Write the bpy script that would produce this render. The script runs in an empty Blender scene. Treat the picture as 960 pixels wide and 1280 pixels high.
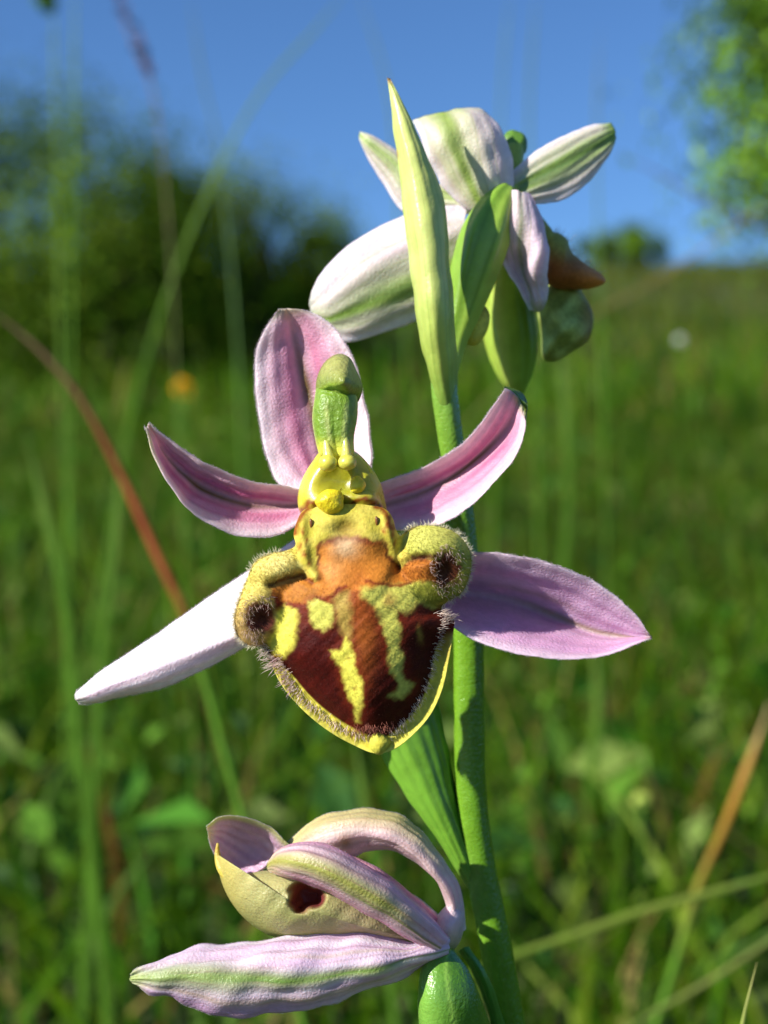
import bpy, math
import numpy as np
from mathutils import Vector

# ------------------------------------------------------------------ camera, sky, sun
sc = bpy.context.scene
S = 0.045e-3            # metres covered by one photograph pixel on the plane in focus
D0 = 79.13              # camera to that plane, millimetres
ZC = 0.22               # camera height above the ground

cam_d = bpy.data.cameras.new("camera")
cam = bpy.data.objects.new("camera", cam_d)
sc.collection.objects.link(cam)
cam.location = (0, -D0 * 1e-3, ZC)
cam.rotation_euler = (math.radians(90), 0, 0)
cam_d.sensor_fit = 'VERTICAL'
cam_d.sensor_height = 5.76
cam_d.sensor_width = 4.32
cam_d.lens = 5.76 / 2 / math.tan(math.radians(20))
cam_d.clip_start = 0.004
cam_d.clip_end = 2000
cam_d.dof.use_dof = True
cam_d.dof.focus_distance = 0.0795
cam_d.dof.aperture_fstop = 6.6
sc.camera = cam

SUN = Vector((-0.79, -0.52, 0.55)).normalized()
world = bpy.data.worlds.new("World")
sc.world = world
world.use_nodes = True
wn = world.node_tree
bg = wn.nodes['Background']
sky = wn.nodes.new('ShaderNodeTexSky')
sky.sky_type = 'NISHITA'
sky.sun_disc = False
sky.sun_elevation = math.asin(SUN.z)
sky.sun_rotation = math.atan2(SUN.x, SUN.y)
sky.altitude = 0
sky.air_density = 1.0
sky.dust_density = 0.0
sky.ozone_density = 10.0
wn.links.new(sky.outputs[0], bg.inputs[0])
bg.inputs[1].default_value = 0.079

sun_d = bpy.data.lights.new("sun", 'SUN')
sun_d.energy = 4.6
sun_d.angle = math.radians(0.53)
sun_d.color = (1.0, 0.955, 0.88)
sun = bpy.data.objects.new("sun", sun_d)
sc.collection.objects.link(sun)
sun.location = (-2, -2, 4)
sun.rotation_euler = (-SUN).to_track_quat('-Z', 'Y').to_euler()

sc.view_settings.view_transform = 'Standard'
sc.view_settings.look = 'None'
sc.view_settings.gamma = 1.0
sc.view_settings.exposure = 0.85
sc.view_settings.use_curve_mapping = False
sc.render.engine = 'CYCLES'
sc.cycles.use_denoising = True
sc.cycles.max_bounces = 8
sc.cycles.sample_clamp_indirect = 6.0

rng = np.random.default_rng(7)

# ------------------------------------------------------------------ small helpers
def lin(r, g, b):
    c = np.array([r, g, b], float) / 255.0
    return np.where(c <= 0.04045, c / 12.92, ((c + 0.055) / 1.055) ** 2.4)

def ss(a, b, x):
    t = np.clip((np.asarray(x, float) - a) / (b - a), 0, 1)
    return t * t * (3 - 2 * t)

def mix(c0, c1, t):
    t = np.clip(np.asarray(t, float), 0, 1)[..., None]
    return np.asarray(c0) * (1 - t) + np.asarray(c1) * t

def gau(x, w):
    return np.exp(-(np.asarray(x, float) / w) ** 2)

def wob(x, y, f=1.0, ph=0.0):
    """cheap smooth noise in -1..1"""
    return (np.sin(x * f * 1.0 + 1.3 * np.sin(y * f * 0.83 + ph) + ph * 2.1)
            + np.sin(y * f * 1.27 + 1.7 * np.sin(x * f * 0.71 + ph * 1.7) + ph)
            + 0.6 * np.sin((x + y) * f * 2.1 + ph * 3.3)) / 2.6

def P(px, py, d):
    """photograph pixel + depth behind the focus plane (mm) -> world point"""
    px, py, d = np.broadcast_arrays(np.asarray(px, float), np.asarray(py, float), np.asarray(d, float))
    k = (D0 + d) / D0
    return np.stack([(px - 480) * S * k, d * 1e-3, (640 - py) * S * k + ZC], -1)

def spline(pts, n, closed=False):
    """Catmull-Rom through pts, sampled at n points spaced along its chord length"""
    p = np.asarray(pts, float)
    if len(p) == 2 and not closed:
        t = np.linspace(0, 1, n)[:, None]
        return p[0] * (1 - t) + p[1] * t
    if closed:
        q = np.vstack([p[-1], p, p[0], p[1]])
    else:
        q = np.vstack([2 * p[0] - p[1], p, 2 * p[-1] - p[-2]])
    L = np.linalg.norm(np.diff(q[:, :2], axis=0), axis=1) + 1e-6
    kn = np.concatenate([[0], np.cumsum(np.sqrt(L))])
    ln = np.concatenate([[0], np.cumsum(L[1:-1])])
    s = np.linspace(0, ln[-1], n, endpoint=not closed)
    i = np.clip(np.searchsorted(ln, s, side='right') - 1, 0, len(ln) - 2)
    f = (s - ln[i]) / (ln[i + 1] - ln[i])
    t0, t1, t2, t3 = kn[i], kn[i + 1], kn[i + 2], kn[i + 3]
    t = t1 + f * (t2 - t1)
    def l(a, b, ta, tb):
        return a * ((tb - t) / (tb - ta))[:, None] + b * ((t - ta) / (tb - ta))[:, None]
    A1, A2, A3 = l(q[i], q[i + 1], t0, t1), l(q[i + 1], q[i + 2], t1, t2), l(q[i + 2], q[i + 3], t2, t3)
    B1, B2 = l(A1, A2, t0, t2), l(A2, A3, t1, t3)
    return l(B1, B2, t1, t2)

def inside(px, py, poly):
    poly = np.asarray(poly, float)
    r = np.zeros(px.shape, bool)
    j = len(poly) - 1
    for i in range(len(poly)):
        xi, yi, xj, yj = *poly[i], *poly[j]
        c = ((yi > py) != (yj > py)) & (px < (xj - xi) * (py - yi) / (yj - yi + 1e-12) + xi)
        r ^= c
        j = i
    return r

def dist(px, py, poly, closed=False):
    poly = np.asarray(poly, float)[:, :2]
    if closed:
        poly = np.vstack([poly, poly[:1]])
    best = np.full(np.shape(px), 1e9)
    for a, b in zip(poly[:-1], poly[1:]):
        ab = b - a
        t = np.clip(((px - a[0]) * ab[0] + (py - a[1]) * ab[1]) / (ab @ ab + 1e-9), 0, 1)
        best = np.minimum(best, np.hypot(px - a[0] - t * ab[0], py - a[1] - t * ab[1]))
    return best

def region(px, py, poly, soft=3.0):
    """1 inside the polygon, 0 outside, soft edge in pixels"""
    d = dist(px, py, poly, True)
    sd = np.where(inside(px, py, poly), d, -d)
    return ss(-soft, soft, sd)

# ------------------------------------------------------------------ materials
def material(name, rough=0.5, spec=0.4, sss=0.0, sss_scale=0.0004, trans=0.0, bump=0.0, bump_scale=4000.0,
             var=0.15, var_scale=1500.0, coat=0.0, sheen=0.0, const=None, rough_var=0.0):
    m = bpy.data.materials.new(name)
    m.use_nodes = True
    nt = m.node_tree
    n, l = nt.nodes, nt.links
    b = n['Principled BSDF']
    out = n['Material Output']
    if const is None:
        a = n.new('ShaderNodeAttribute'); a.attribute_name = 'Col'
        col = a.outputs['Color']
    else:
        a = n.new('ShaderNodeRGB'); a.outputs[0].default_value = (*const, 1)
        col = a.outputs[0]
    tc = n.new('ShaderNodeTexCoord')
    nz = n.new('ShaderNodeTexNoise')
    nz.inputs['Scale'].default_value = var_scale
    nz.inputs['Detail'].default_value = 4
    l.new(tc.outputs['Object'], nz.inputs['Vector'])
    mr = n.new('ShaderNodeMapRange')
    mr.inputs['From Min'].default_value = 0.3
    mr.inputs['From Max'].default_value = 0.7
    mr.inputs['To Min'].default_value = 1 - var
    mr.inputs['To Max'].default_value = 1 + var
    l.new(nz.outputs['Fac'], mr.inputs['Value'])
    mul = n.new('ShaderNodeVectorMath'); mul.operation = 'SCALE'
    l.new(col, mul.inputs[0]); l.new(mr.outputs[0], mul.inputs['Scale'])
    l.new(mul.outputs[0], b.inputs['Base Color'])
    b.inputs['Roughness'].default_value = rough
    b.inputs['Specular IOR Level'].default_value = spec
    if rough_var:
        m2 = n.new('ShaderNodeMapRange')
        m2.inputs['From Min'].default_value = 0.35; m2.inputs['From Max'].default_value = 0.65
        m2.inputs['To Min'].default_value = max(0.05, rough - rough_var); m2.inputs['To Max'].default_value = rough + rough_var
        l.new(nz.outputs['Fac'], m2.inputs['Value']); l.new(m2.outputs[0], b.inputs['Roughness'])
    if sss:
        b.inputs['Subsurface Weight'].default_value = sss
        b.inputs['Subsurface Radius'].default_value = (1.0, 0.6, 0.45)
        b.inputs['Subsurface Scale'].default_value = sss_scale
    if coat:
        b.inputs['Coat Weight'].default_value = coat
        b.inputs['Coat Roughness'].default_value = 0.12
    if sheen:
        b.inputs['Sheen Weight'].default_value = sheen
        b.inputs['Sheen Roughness'].default_value = 0.4
    if bump:
        n2 = n.new('ShaderNodeTexNoise')
        n2.inputs['Scale'].default_value = bump_scale
        n2.inputs['Detail'].default_value = 3
        l.new(tc.outputs['Object'], n2.inputs['Vector'])
        bp = n.new('ShaderNodeBump')
        bp.inputs['Strength'].default_value = 1.0
        bp.inputs['Distance'].default_value = bump
        l.new(n2.outputs['Fac'], bp.inputs['Height'])
        l.new(bp.outputs[0], b.inputs['Normal'])
    if trans:
        tr = n.new('ShaderNodeBsdfTranslucent')
        l.new(mul.outputs[0], tr.inputs['Color'])
        mx = n.new('ShaderNodeMixShader')
        mx.inputs[0].default_value = trans
        l.new(b.outputs[0], mx.inputs[1]); l.new(tr.outputs[0], mx.inputs[2])
        l.new(mx.outputs[0], out.inputs['Surface'])
    return m

M_PETAL = material('petal_tissue', rough=0.34, spec=0.45, sss=0.3, sss_scale=0.0003, bump=0.00007, bump_scale=6500,
                   var=0.08, var_scale=2400, trans=0.36)
M_STEM = material('stem_tissue', rough=0.22, spec=0.5, sss=0.25, sss_scale=0.0005, bump=0.00006, bump_scale=5000,
                  var=0.10, var_scale=1200, rough_var=0.08)
M_BRACT = material('bract_tissue', rough=0.36, spec=0.5, sss=0.3, sss_scale=0.0005, bump=0.00003, bump_scale=3500,
                   var=0.10, var_scale=1100, trans=0.15)
M_LIP = material('lip_velvet', rough=0.6, spec=0.14, sss=0.12, sss_scale=0.0003, bump=0.00004, bump_scale=6000,
                 var=0.2, var_scale=3600)
M_WET = material('column_tissue', rough=0.34, spec=0.45, sss=0.5, sss_scale=0.0008, bump=0.00002, bump_scale=4200,
                 var=0.08, var_scale=2200, coat=0.08, rough_var=0.14)
M_CAP = material('anther_cap_tissue', rough=0.4, spec=0.4, sss=0.3, sss_scale=0.0005, bump=0.00009, bump_scale=4500,
                 var=0.16, var_scale=2200)
M_EYE = material('dark_glossy_spot', rough=0.25, spec=0.5, var=0.05)
M_HAIR = material('lip_hair', rough=0.45, spec=0.5, var=0.0, trans=0.5)
M_GRASS = material('grass_blade', rough=0.5, spec=0.1, var=0.15, var_scale=30, trans=0.35)
M_LEAF = material('foliage_leaf', rough=0.55, spec=0.1, var=0.15, var_scale=8, trans=0.3)
M_STALK = material('dry_stalk', rough=0.65, spec=0.08, var=0.15, var_scale=120)
M_BARK = material('bark', rough=0.85, spec=0.2, var=0.3, var_scale=30, const=(0.06, 0.045, 0.03), bump=0.01, bump_scale=30)

# ------------------------------------------------------------------ object helpers
COL = sc.collection
WLOC = {}

def empty(name, loc, parent=None):
    o = bpy.data.objects.new(name, None)
    o.empty_display_size = 0.01
    COL.objects.link(o)
    loc = np.asarray(loc, float)
    if parent is not None:
        o.parent = parent
        o.location = loc - WLOC[parent.name]
    else:
        o.location = loc
    WLOC[o.name] = loc
    return o

def tag(o, label=None, cat=None, group=None, kind=None):
    if label: o['label'] = label
    if cat: o['category'] = cat
    if group: o['group'] = group
    if kind: o['kind'] = kind
    return o

def make_mesh(name, V, F4, F3, C, mat, parent=None, origin=None, smooth=True):
    V = np.asarray(V, float)
    if parent is not None:
        base = WLOC[parent.name]
    else:
        base = np.asarray(origin if origin is not None else (0, 0, 0), float)
    me = bpy.data.meshes.new(name)
    F4 = np.zeros((0, 4), int) if F4 is None else np.asarray(F4, int).reshape(-1, 4)
    F3 = np.zeros((0, 3), int) if F3 is None else np.asarray(F3, int).reshape(-1, 3)
    nl = F4.size + F3.size
    me.vertices.add(len(V))
    me.vertices.foreach_set('co', (V - base).astype(np.float32).ravel())
    me.loops.add(nl)
    me.loops.foreach_set('vertex_index', np.concatenate([F4.ravel(), F3.ravel()]).astype(np.int32))
    me.polygons.add(len(F4) + len(F3))
    st = np.concatenate([np.arange(len(F4)) * 4, F4.size + np.arange(len(F3)) * 3]).astype(np.int32)
    me.polygons.foreach_set('loop_start', st)
    me.polygons.foreach_set('use_smooth', np.full(len(st), smooth))
    me.update(calc_edges=True)
    me.validate()
    if C is not None:
        C = np.asarray(C, float)
        if C.ndim == 1:
            C = np.tile(C, (len(V), 1))
        ca = me.color_attributes.new('Col', 'FLOAT_COLOR', 'POINT')
        rgba = np.ones((len(V), 4), np.float32); rgba[:, :3] = np.clip(C, 0, 1)
        ca.data.foreach_set('color', rgba.ravel())
    me.materials.append(mat)
    o = bpy.data.objects.new(name, me)
    COL.objects.link(o)
    if parent is not None:
        o.parent = parent
    else:
        o.location = base
    WLOC[o.name] = base
    return o

def grid_faces(nu, nv, off=0, flip=False, wrap=False):
    i, j = np.meshgrid(np.arange(nu - 1), np.arange(nv if wrap else nv - 1), indexing='ij')
    j2 = (j + 1) % nv
    f = np.stack([i * nv + j, i * nv + j2, (i + 1) * nv + j2, (i + 1) * nv + j], -1).reshape(-1, 4) + off
    return f[:, ::-1] if flip else f

def grid_normals(G):
    du = np.gradient(G, axis=0); dv = np.gradient(G, axis=1)
    n = np.cross(du, dv)
    return n / (np.linalg.norm(n, axis=-1, keepdims=True) + 1e-15)

def loft(name, rails, colour, mat, parent, nu=80, nv=61, thick=0.24, wave=0.05, ph=0.0, groove=0.12, edge_wave=0.8, ridge=0.035, cup=1.0):
    """petal-like shell through lengthwise rails given as (px, py, depth mm), base to tip"""
    R = np.stack([spline(r, nu) for r in rails])
    m_ = (len(R) - 1)
    for q_ in range(1, m_):
        e_ = R[0, :, 2] * (1 - q_ / m_) + R[-1, :, 2] * (q_ / m_)
        R[q_, :, 2] = e_ + (R[q_, :, 2] - e_) * cup
    G = np.stack([spline_param(R[:, i], nv) for i in range(nu)])         # nu, nv, 3
    u = np.linspace(0, 1, nu)[:, None] * np.ones((1, nv))
    v = np.linspace(-1, 1, nv)[None] * np.ones((nu, 1))
    G[..., 0] += edge_wave * np.abs(v) ** 6 * wob(G[..., 1] * 0.11, u * 17, 1, ph)
    G[..., 1] += edge_wave * np.abs(v) ** 6 * wob(G[..., 0] * 0.11, u * 13, 1, ph + 1)
    W = P(G[..., 0], G[..., 1], G[..., 2])
    N = grid_normals(W)
    if N[nu // 2, nv // 2, 1] > 0: N = -N                                 # towards the camera
    w = wave * 1e-3 * (wob(G[..., 0] * 0.06, G[..., 1] * 0.06, 1, ph) + 0.5 * wob(v * 9, u * 4, 1, ph + 2))
    w = w + ridge * 1e-3 * np.cos(v * 19 + 0.8 * np.sin(u * 6 + ph)) * ss(0, 0.1, u) * ss(1, 0.8, u) * ss(1, 0.75, np.abs(v))
    w = w - groove * 1e-3 * gau(v, 0.12) * (1 - ss(0.8, 1, u))
    W = W + N * w[..., None]
    prof = np.clip(1 - np.abs(v) ** 4, 0, 1) ** 0.5 * (1 - ss(0.9, 1, u) * 0.85)
    prof[:, 0] = prof[:, -1] = 0; prof[-1] = 0
    h = (thick * 0.5e-3 * prof)[..., None]
    F, B = W + N * h, W - N * h
    Fc = colour(u, v, G[..., 0], G[..., 1], 0)
    Bc = colour(u, v, G[..., 0], G[..., 1], 1)
    V = np.concatenate([F.reshape(-1, 3), B.reshape(-1, 3)])
    C = np.concatenate([Fc.reshape(-1, 3), Bc.reshape(-1, 3)])
    n = nu * nv
    f1 = grid_faces(nu, nv)
    f2 = grid_faces(nu, nv, n, True)
    # share the rim vertices of the two skins
    idx = np.arange(2 * n)
    rim = np.zeros((nu, nv), bool); rim[:, 0] = rim[:, -1] = True; rim[-1] = True
    ri = np.flatnonzero(rim.ravel())
    idx[ri + n] = ri
    o = make_mesh(name, V, np.concatenate([f1, idx[f2]]), None, C, mat, parent)
    return o, W, N, G

def spline_param(p, n):
    """spline across rails, even in rail number so that v keeps its meaning"""
    m = len(p)
    q = np.vstack([2 * p[0] - p[1], p, 2 * p[-1] - p[-2]])
    t = np.linspace(0, m - 1, n)
    i = np.clip(t.astype(int), 0, m - 2); f = (t - i)[:, None]
    a, b, c, d = q[i], q[i + 1], q[i + 2], q[i + 3]
    return 0.5 * (2 * b + (c - a) * f + (2 * a - 5 * b + 4 * c - d) * f ** 2 + (3 * b - a - 3 * c + d) * f ** 3)

def puff(name, outline, centre, d0, hf, hb, colour, mat, parent, na=120, nr=40, p=2.0, q=0.5, relief=None, tilt=(0, 0), wave=0.0, ph=0.0):
    """rounded body with the given outline (pixels): front bulge hf mm, back bulge hb mm"""
    O = spline(outline, na, True)[:, :2]
    c = np.asarray(centre, float)
    r = np.sin(np.linspace(0, 1, nr) * math.pi / 2)                       # dense near the rim
    r[0] = 0.02
    X = c + r[:, None, None] * (O[None] - c)
    px, py = X[..., 0], X[..., 1]
    e = (1 - r ** p) ** q
    base = d0 + tilt[0] * (px - c[0]) + tilt[1] * (py - c[1])
    df = base - hf * e[:, None]
    if relief is not None:
        df = df + relief(px, py) * ss(0, 0.35, e)[:, None]
    if wave:
        df = df + wave * wob(px * 0.09, py * 0.09, 1, ph) * e[:, None]
    db = base + hb * e[:, None]
    F, B = P(px, py, df), P(px, py, db)
    rr = r[:, None] * np.ones((1, na))
    V = np.concatenate([F.reshape(-1, 3), B.reshape(-1, 3)])
    C = np.concatenate([colour(rr, None, px, py, 0).reshape(-1, 3), colour(rr, None, px, py, 1).reshape(-1, 3)])
    n = na * nr
    f1 = grid_faces(nr, na, 0, False, True); f2 = grid_faces(nr, na, n, True, True)
    idx = np.arange(2 * n); idx[2 * n - na:] = np.arange(n - na, n)
    cap1 = np.stack([np.zeros(na - 2, int), np.arange(1, na - 1)[::1] + 1, np.arange(1, na - 1)], -1)
    cap2 = cap1[:, ::-1] + n
    o = make_mesh(name, V, np.concatenate([f1, idx[f2]]), np.concatenate([cap1, cap2]), C, mat, parent)
    N = grid_normals(F)
    if N[nr // 2, 0, 1] > 0: N = -N
    return o, F, N, np.stack([px, py, df], -1)

def tube(name, path, colour, mat, parent, nu=80, nv=24, ribs=0, rib=0.0, flat=1.0, origin=None, world=False):
    """tapered tube; path rows are (px, py, depth mm, radius px)"""
    p = spline(path, nu)
    W = P(p[:, 0], p[:, 1], p[:, 2]); rad = p[:, 3] * S * (D0 + p[:, 2]) / D0
    return tube_w(name, W, rad, colour, mat, parent, nv, ribs, rib, flat, origin, p)

def tube_w(name, W, rad, colour, mat, parent, nv=12, ribs=0, rib=0.0, flat=1.0, origin=None, p=None):
    nu = len(W)
    T = np.gradient(W, axis=0); T /= np.linalg.norm(T, axis=1, keepdims=True) + 1e-12
    ref = np.array([0, 1.0, 0]) if abs(T[:, 1]).mean() < 0.8 else np.array([0, 0, 1.0])
    A = np.cross(T, ref); A /= np.linalg.norm(A, axis=1, keepdims=True)
    Bn = np.cross(A, T)
    a = np.linspace(0, 2 * math.pi, nv, endpoint=False)
    k = 1 + rib * np.cos(a * ribs)
    ring = (A[:, None] * np.cos(a)[None, :, None] + Bn[:, None] * np.sin(a)[None, :, None] * flat) * k[None, :, None]
    G = W[:, None] + ring * rad[:, None, None]
    u = np.linspace(0, 1, nu)[:, None] * np.ones((1, nv))
    v = np.cos(a)[None] * np.ones((nu, 1))
    if callable(colour):
        if p is None:
            q = np.zeros((nu, nv, 2))
        else:
            q = np.repeat(p[:, None, :2], nv, 1)
        C = colour(u, v, q[..., 0], q[..., 1], 0).reshape(-1, 3)
    else:
        C = np.tile(colour, (nu * nv, 1))
    V = np.concatenate([G.reshape(-1, 3), W[:1], W[-1:]])
    C = np.concatenate([C, C[:1], C[-1:]])
    n = nu * nv
    j = np.arange(nv); j2 = (j + 1) % nv
    c1 = np.stack([np.full(nv, n), j2, j], -1)
    c2 = np.stack([np.full(nv, n + 1), n - nv + j, n - nv + j2], -1)
    return make_mesh(name, V, grid_faces(nu, nv, 0, False, True), np.concatenate([c1, c2]), C, mat, parent, origin)

def hairs(name, B, Dr, L, rad, C, mat, parent, bend=0.35, origin=None):
    """one mesh of many fine tapered hairs"""
    n = len(B)
    Dr = Dr / (np.linalg.norm(Dr, axis=1, keepdims=True) + 1e-15)
    rnd = rng.normal(size=(n, 3))
    A = np.cross(Dr, rnd); A /= np.linalg.norm(A, axis=1, keepdims=True) + 1e-15
    B2 = np.cross(Dr, A)
    L = np.broadcast_to(L, n)[:, None]; rad = np.broadcast_to(rad, n)[:, None]
    mid = B + Dr * L * 0.55 + A * L * bend * 0.18
    tip = B + Dr * L + A * L * bend * 0.6
    V = np.zeros((n, 7, 3))
    for k in range(3):
        a = 2 * math.pi * k / 3
        o = A * math.cos(a) + B2 * math.sin(a)
        V[:, k] = B + o * rad
        V[:, 3 + k] = mid + o * rad * 0.7
    V[:, 6] = tip
    b = (np.arange(n) * 7)[:, None]
    F4 = np.concatenate([b + np.array([[k, (k + 1) % 3, 3 + (k + 1) % 3, 3 + k]]) for k in range(3)])
    F3 = np.concatenate([b + np.array([[3 + k, 3 + (k + 1) % 3, 6]]) for k in range(3)])
    C = np.broadcast_to(C, (n, 3))
    o = make_mesh(name, V.reshape(-1, 3), F4, F3, np.repeat(C, 7, 0), mat, parent, origin)
    o['kind'] = 'stuff'
    return o

# ------------------------------------------------------------------ terrain
def ground_z(x, y):
    x = np.asarray(x, float); y = np.asarray(y, float)
    t = np.clip((y - 1.2) / 26.0, 0, 1)
    rise = 4.55 * (0.55 * t + 0.45 * t * t * (3 - 2 * t))
    past = np.clip(y - 27.2, 0, None)
    rise = rise + 1.4 * (1 - np.exp(-past / 14.0)) * 0.5 - 0.03 * past * ss(0, 25, past)
    rise = rise + 0.018 * x * ss(2, 14, y)
    bump = 0.02 * wob(x * 1.3, y * 1.1) * ss(0.3, 2, np.abs(y)) + 0.10 * wob(x * 0.35, y * 0.3, 1, 2) * ss(3, 10, y)
    return np.maximum(rise + bump, -8)

xs = np.unique(np.concatenate([np.linspace(-4, 4, 65), np.linspace(-30, 30, 61), np.linspace(-420, 420, 29)]))
ys = np.unique(np.concatenate([np.linspace(-1, 5, 61), np.linspace(-6, 45, 86), np.linspace(-200, 700, 37)]))
gy, gx = np.meshgrid(ys, xs, indexing='ij')
gz = ground_z(gx, gy)
def soil_material():
    m = bpy.data.materials.new('meadow_soil'); m.use_nodes = True
    nt = m.node_tree; n, l = nt.nodes, nt.links
    b = n['Principled BSDF']
    tc = n.new('ShaderNodeTexCoord')
    a = n.new('ShaderNodeTexNoise'); a.inputs['Scale'].default_value = 2.2; a.inputs['Detail'].default_value = 8
    l.new(tc.outputs['Object'], a.inputs['Vector'])
    r = n.new('ShaderNodeValToRGB')
    r.color_ramp.elements[0].position = 0.3; r.color_ramp.elements[0].color = (0.018, 0.028, 0.007, 1)
    r.color_ramp.elements[1].position = 0.72; r.color_ramp.elements[1].color = (0.075, 0.085, 0.022, 1)
    e = r.color_ramp.elements.new(0.5); e.color = (0.04, 0.065, 0.012, 1)
    l.new(a.outputs['Fac'], r.inputs[0]); l.new(r.outputs[0], b.inputs['Base Color'])
    b.inputs['Roughness'].default_value = 0.95
    bp = n.new('ShaderNodeBump'); bp.inputs['Distance'].default_value = 0.03
    l.new(a.outputs['Fac'], bp.inputs['Height']); l.new(bp.outputs[0], b.inputs['Normal'])
    return m
g = make_mesh('ground', np.stack([gx, gy, gz], -1).reshape(-1, 3), grid_faces(len(ys), len(xs), 0, True), None, None, soil_material())
tag(g, 'green meadow soil rising to a low crest under the sky', 'ground', kind='structure')

# ------------------------------------------------------------------ meadow grass
GREENS = np.array([lin(84, 124, 10), lin(68, 108, 10), lin(102, 138, 16), lin(54, 96, 14), lin(116, 140, 34), lin(66, 120, 22),
                   lin(140, 128, 66), lin(116, 80, 38)])
GPROB = np.array([.22, .2, .15, .15, .08, .08, .08, .04])

def blades(name, x, y, h, w, lean, cols, label, cat, mat=M_GRASS, levels=5):
    n = len(x)
    z = ground_z(x, y) - 0.004
    az = rng.uniform(0, 2 * math.pi, n)
    face = rng.uniform(0, 2 * math.pi, n)
    s = np.linspace(0, 1, levels)
    V = np.zeros((n, levels, 2, 3))
    for i, t in enumerate(s):
        bend = lean * h * t ** 2.1
        cx = x + np.cos(az) * bend; cy = y + np.sin(az) * bend; cz = z + h * (t - 0.25 * np.clip(lean, 0, 1.6) * t ** 2.4)
        ww = 0.5 * w * (1 - t ** 2.2) * (0.55 + 0.45 * min(1, t * 4)) + 0.00005
        V[:, i, 0] = np.stack([cx - np.cos(face) * ww, cy - np.sin(face) * ww, cz], -1)
        V[:, i, 1] = np.stack([cx + np.cos(face) * ww, cy + np.sin(face) * ww, cz], -1)
    b = (np.arange(n) * levels * 2)[:, None]
    F = np.concatenate([b + np.array([[2 * i, 2 * i + 1, 2 * i + 3, 2 * i + 2]]) for i in range(levels - 1)])
    o = make_mesh(name, V.reshape(-1, 3), F, None, np.repeat(cols, levels * 2, 0), mat)
    return tag(o, label, cat, kind='stuff')

def patch(x, y):
    return wob(x * 2.6, y * 1.9, 1, 4) * 0.5 + wob(x * 0.9, y * 0.6, 1, 1) * 0.5

def scatter(n, y0, y1, margin, power=1.0):
    u = rng.uniform(0, 1, n)
    y = (y0 ** power + u * (y1 ** power - y0 ** power)) ** (1 / power)
    x = rng.uniform(-1, 1, n) * (0.34 * (y + 0.08) + margin)
    return x, y

def scatter_wide(n, y0, y1):
    y = rng.uniform(y0, y1, n)
    x = rng.choice([-1, 1], n) * (0.34 * (y + 0.08) + 0.2 + rng.uniform(0, 1, n) ** 1.5 * (1.1 * y + 0.6))
    return x, y

def grass_cols(n, x, y):
    c = GREENS[rng.choice(len(GREENS), n, p=GPROB)]
    return c * (rng.uniform(0.42, 0.98, n) * (1 + 0.55 * patch(x, y)))[:, None]

x, y = scatter(21000, 0.42, 5.0, 0.25, 1.15)
x2, y2 = scatter_wide(17000, 0.3, 5.0)
x3, y3 = rng.uniform(-0.9, 0.9, 7000), rng.uniform(-0.7, 0.45, 7000)
x, y = np.concatenate([x, x2, x3]), np.concatenate([y, y2, y3])
h = rng.uniform(0.07, 0.22, len(x)) * (1 + 0.3 * patch(x, y))
h = np.where(y < 0.9, np.minimum(h, 0.05 + 0.16 * np.clip(y, 0, 1)) * rng.uniform(0.6, 1, len(x)), h)
blades('meadow_grass', x, y, h, rng.uniform(0.002, 0.006, len(x)), rng.uniform(0.1, 1.2, len(x)), grass_cols(len(x), x, y),
       'blurred green grass blades filling the meadow behind the orchid', 'grass')
x, y = scatter(34000, 4.5, 30.0, 1.0, 1.0)
x2, y2 = scatter_wide(24000, 4.5, 30.0)
x, y = np.concatenate([x, x2]), np.concatenate([y, y2])
h = rng.uniform(0.12, 0.34, len(x)) * (1 + 0.3 * patch(x, y))
far_c = grass_cols(len(x), x, y)
far_c = mix(far_c, lin(96, 92, 32) * np.ones((len(x), 3)), 0.85 * ss(6, 18, y) * rng.uniform(0.3, 1, len(x)))
blades('slope_grass', x, y, h, rng.uniform(0.008, 0.022, len(x)), rng.uniform(0.1, 1.0, len(x)), far_c,
       'olive green grass covering the rising slope up to the skyline', 'grass', levels=4)

def leaf_cards(name, centre, normal, size, cols, mat, parent=None, origin=None, aspect=0.5):
    """many small folded leaves, two quads each"""
    n = len(centre)
    normal = normal / (np.linalg.norm(normal, axis=1, keepdims=True) + 1e-9)
    t = np.cross(normal, rng.normal(size=(n, 3))); t /= np.linalg.norm(t, axis=1, keepdims=True) + 1e-9
    b = np.cross(normal, t)
    s = size[:, None]
    V = np.stack([centre - t * s * 0.5, centre - t * s * 0.08 + b * s * aspect * 0.5 + normal * s * 0.1, centre + t * s * 0.5 - normal * s * 0.08,
                  centre - t * s * 0.08 - b * s * aspect * 0.5 + normal * s * 0.1], 1)
    bb = (np.arange(n) * 4)[:, None]
    F3 = np.concatenate([bb + np.array([[0, 1, 2]]), bb + np.array([[0, 2, 3]])])
    return make_mesh(name, V.reshape(-1, 3), None, F3, np.repeat(cols, 4, 0), mat, parent, origin, smooth=False)

x, y = scatter(9000, 0.5, 7.0, 0.3, 1.1)
z = ground_z(x, y) + rng.uniform(0.01, 0.13, len(x)) * (0.7 + 0.5 * patch(x, y))
nrm = rng.normal(size=(len(x), 3)) * 0.6 + np.array([0, -0.2, 1.0])
cl = np.array([lin(66, 116, 30), lin(96, 140, 44), lin(56, 98, 40), lin(118, 140, 66)])[rng.choice(4, len(x))] * rng.uniform(0.6, 1.25, len(x))[:, None]
o = leaf_cards('ground_cover', np.stack([x, y, z], -1), nrm, rng.uniform(0.012, 0.045, len(x)) * (1 + 0.12 * y), cl, M_LEAF)
tag(o, 'low broad green herb leaves growing among the meadow grass', 'ground cover', kind='stuff')

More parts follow.
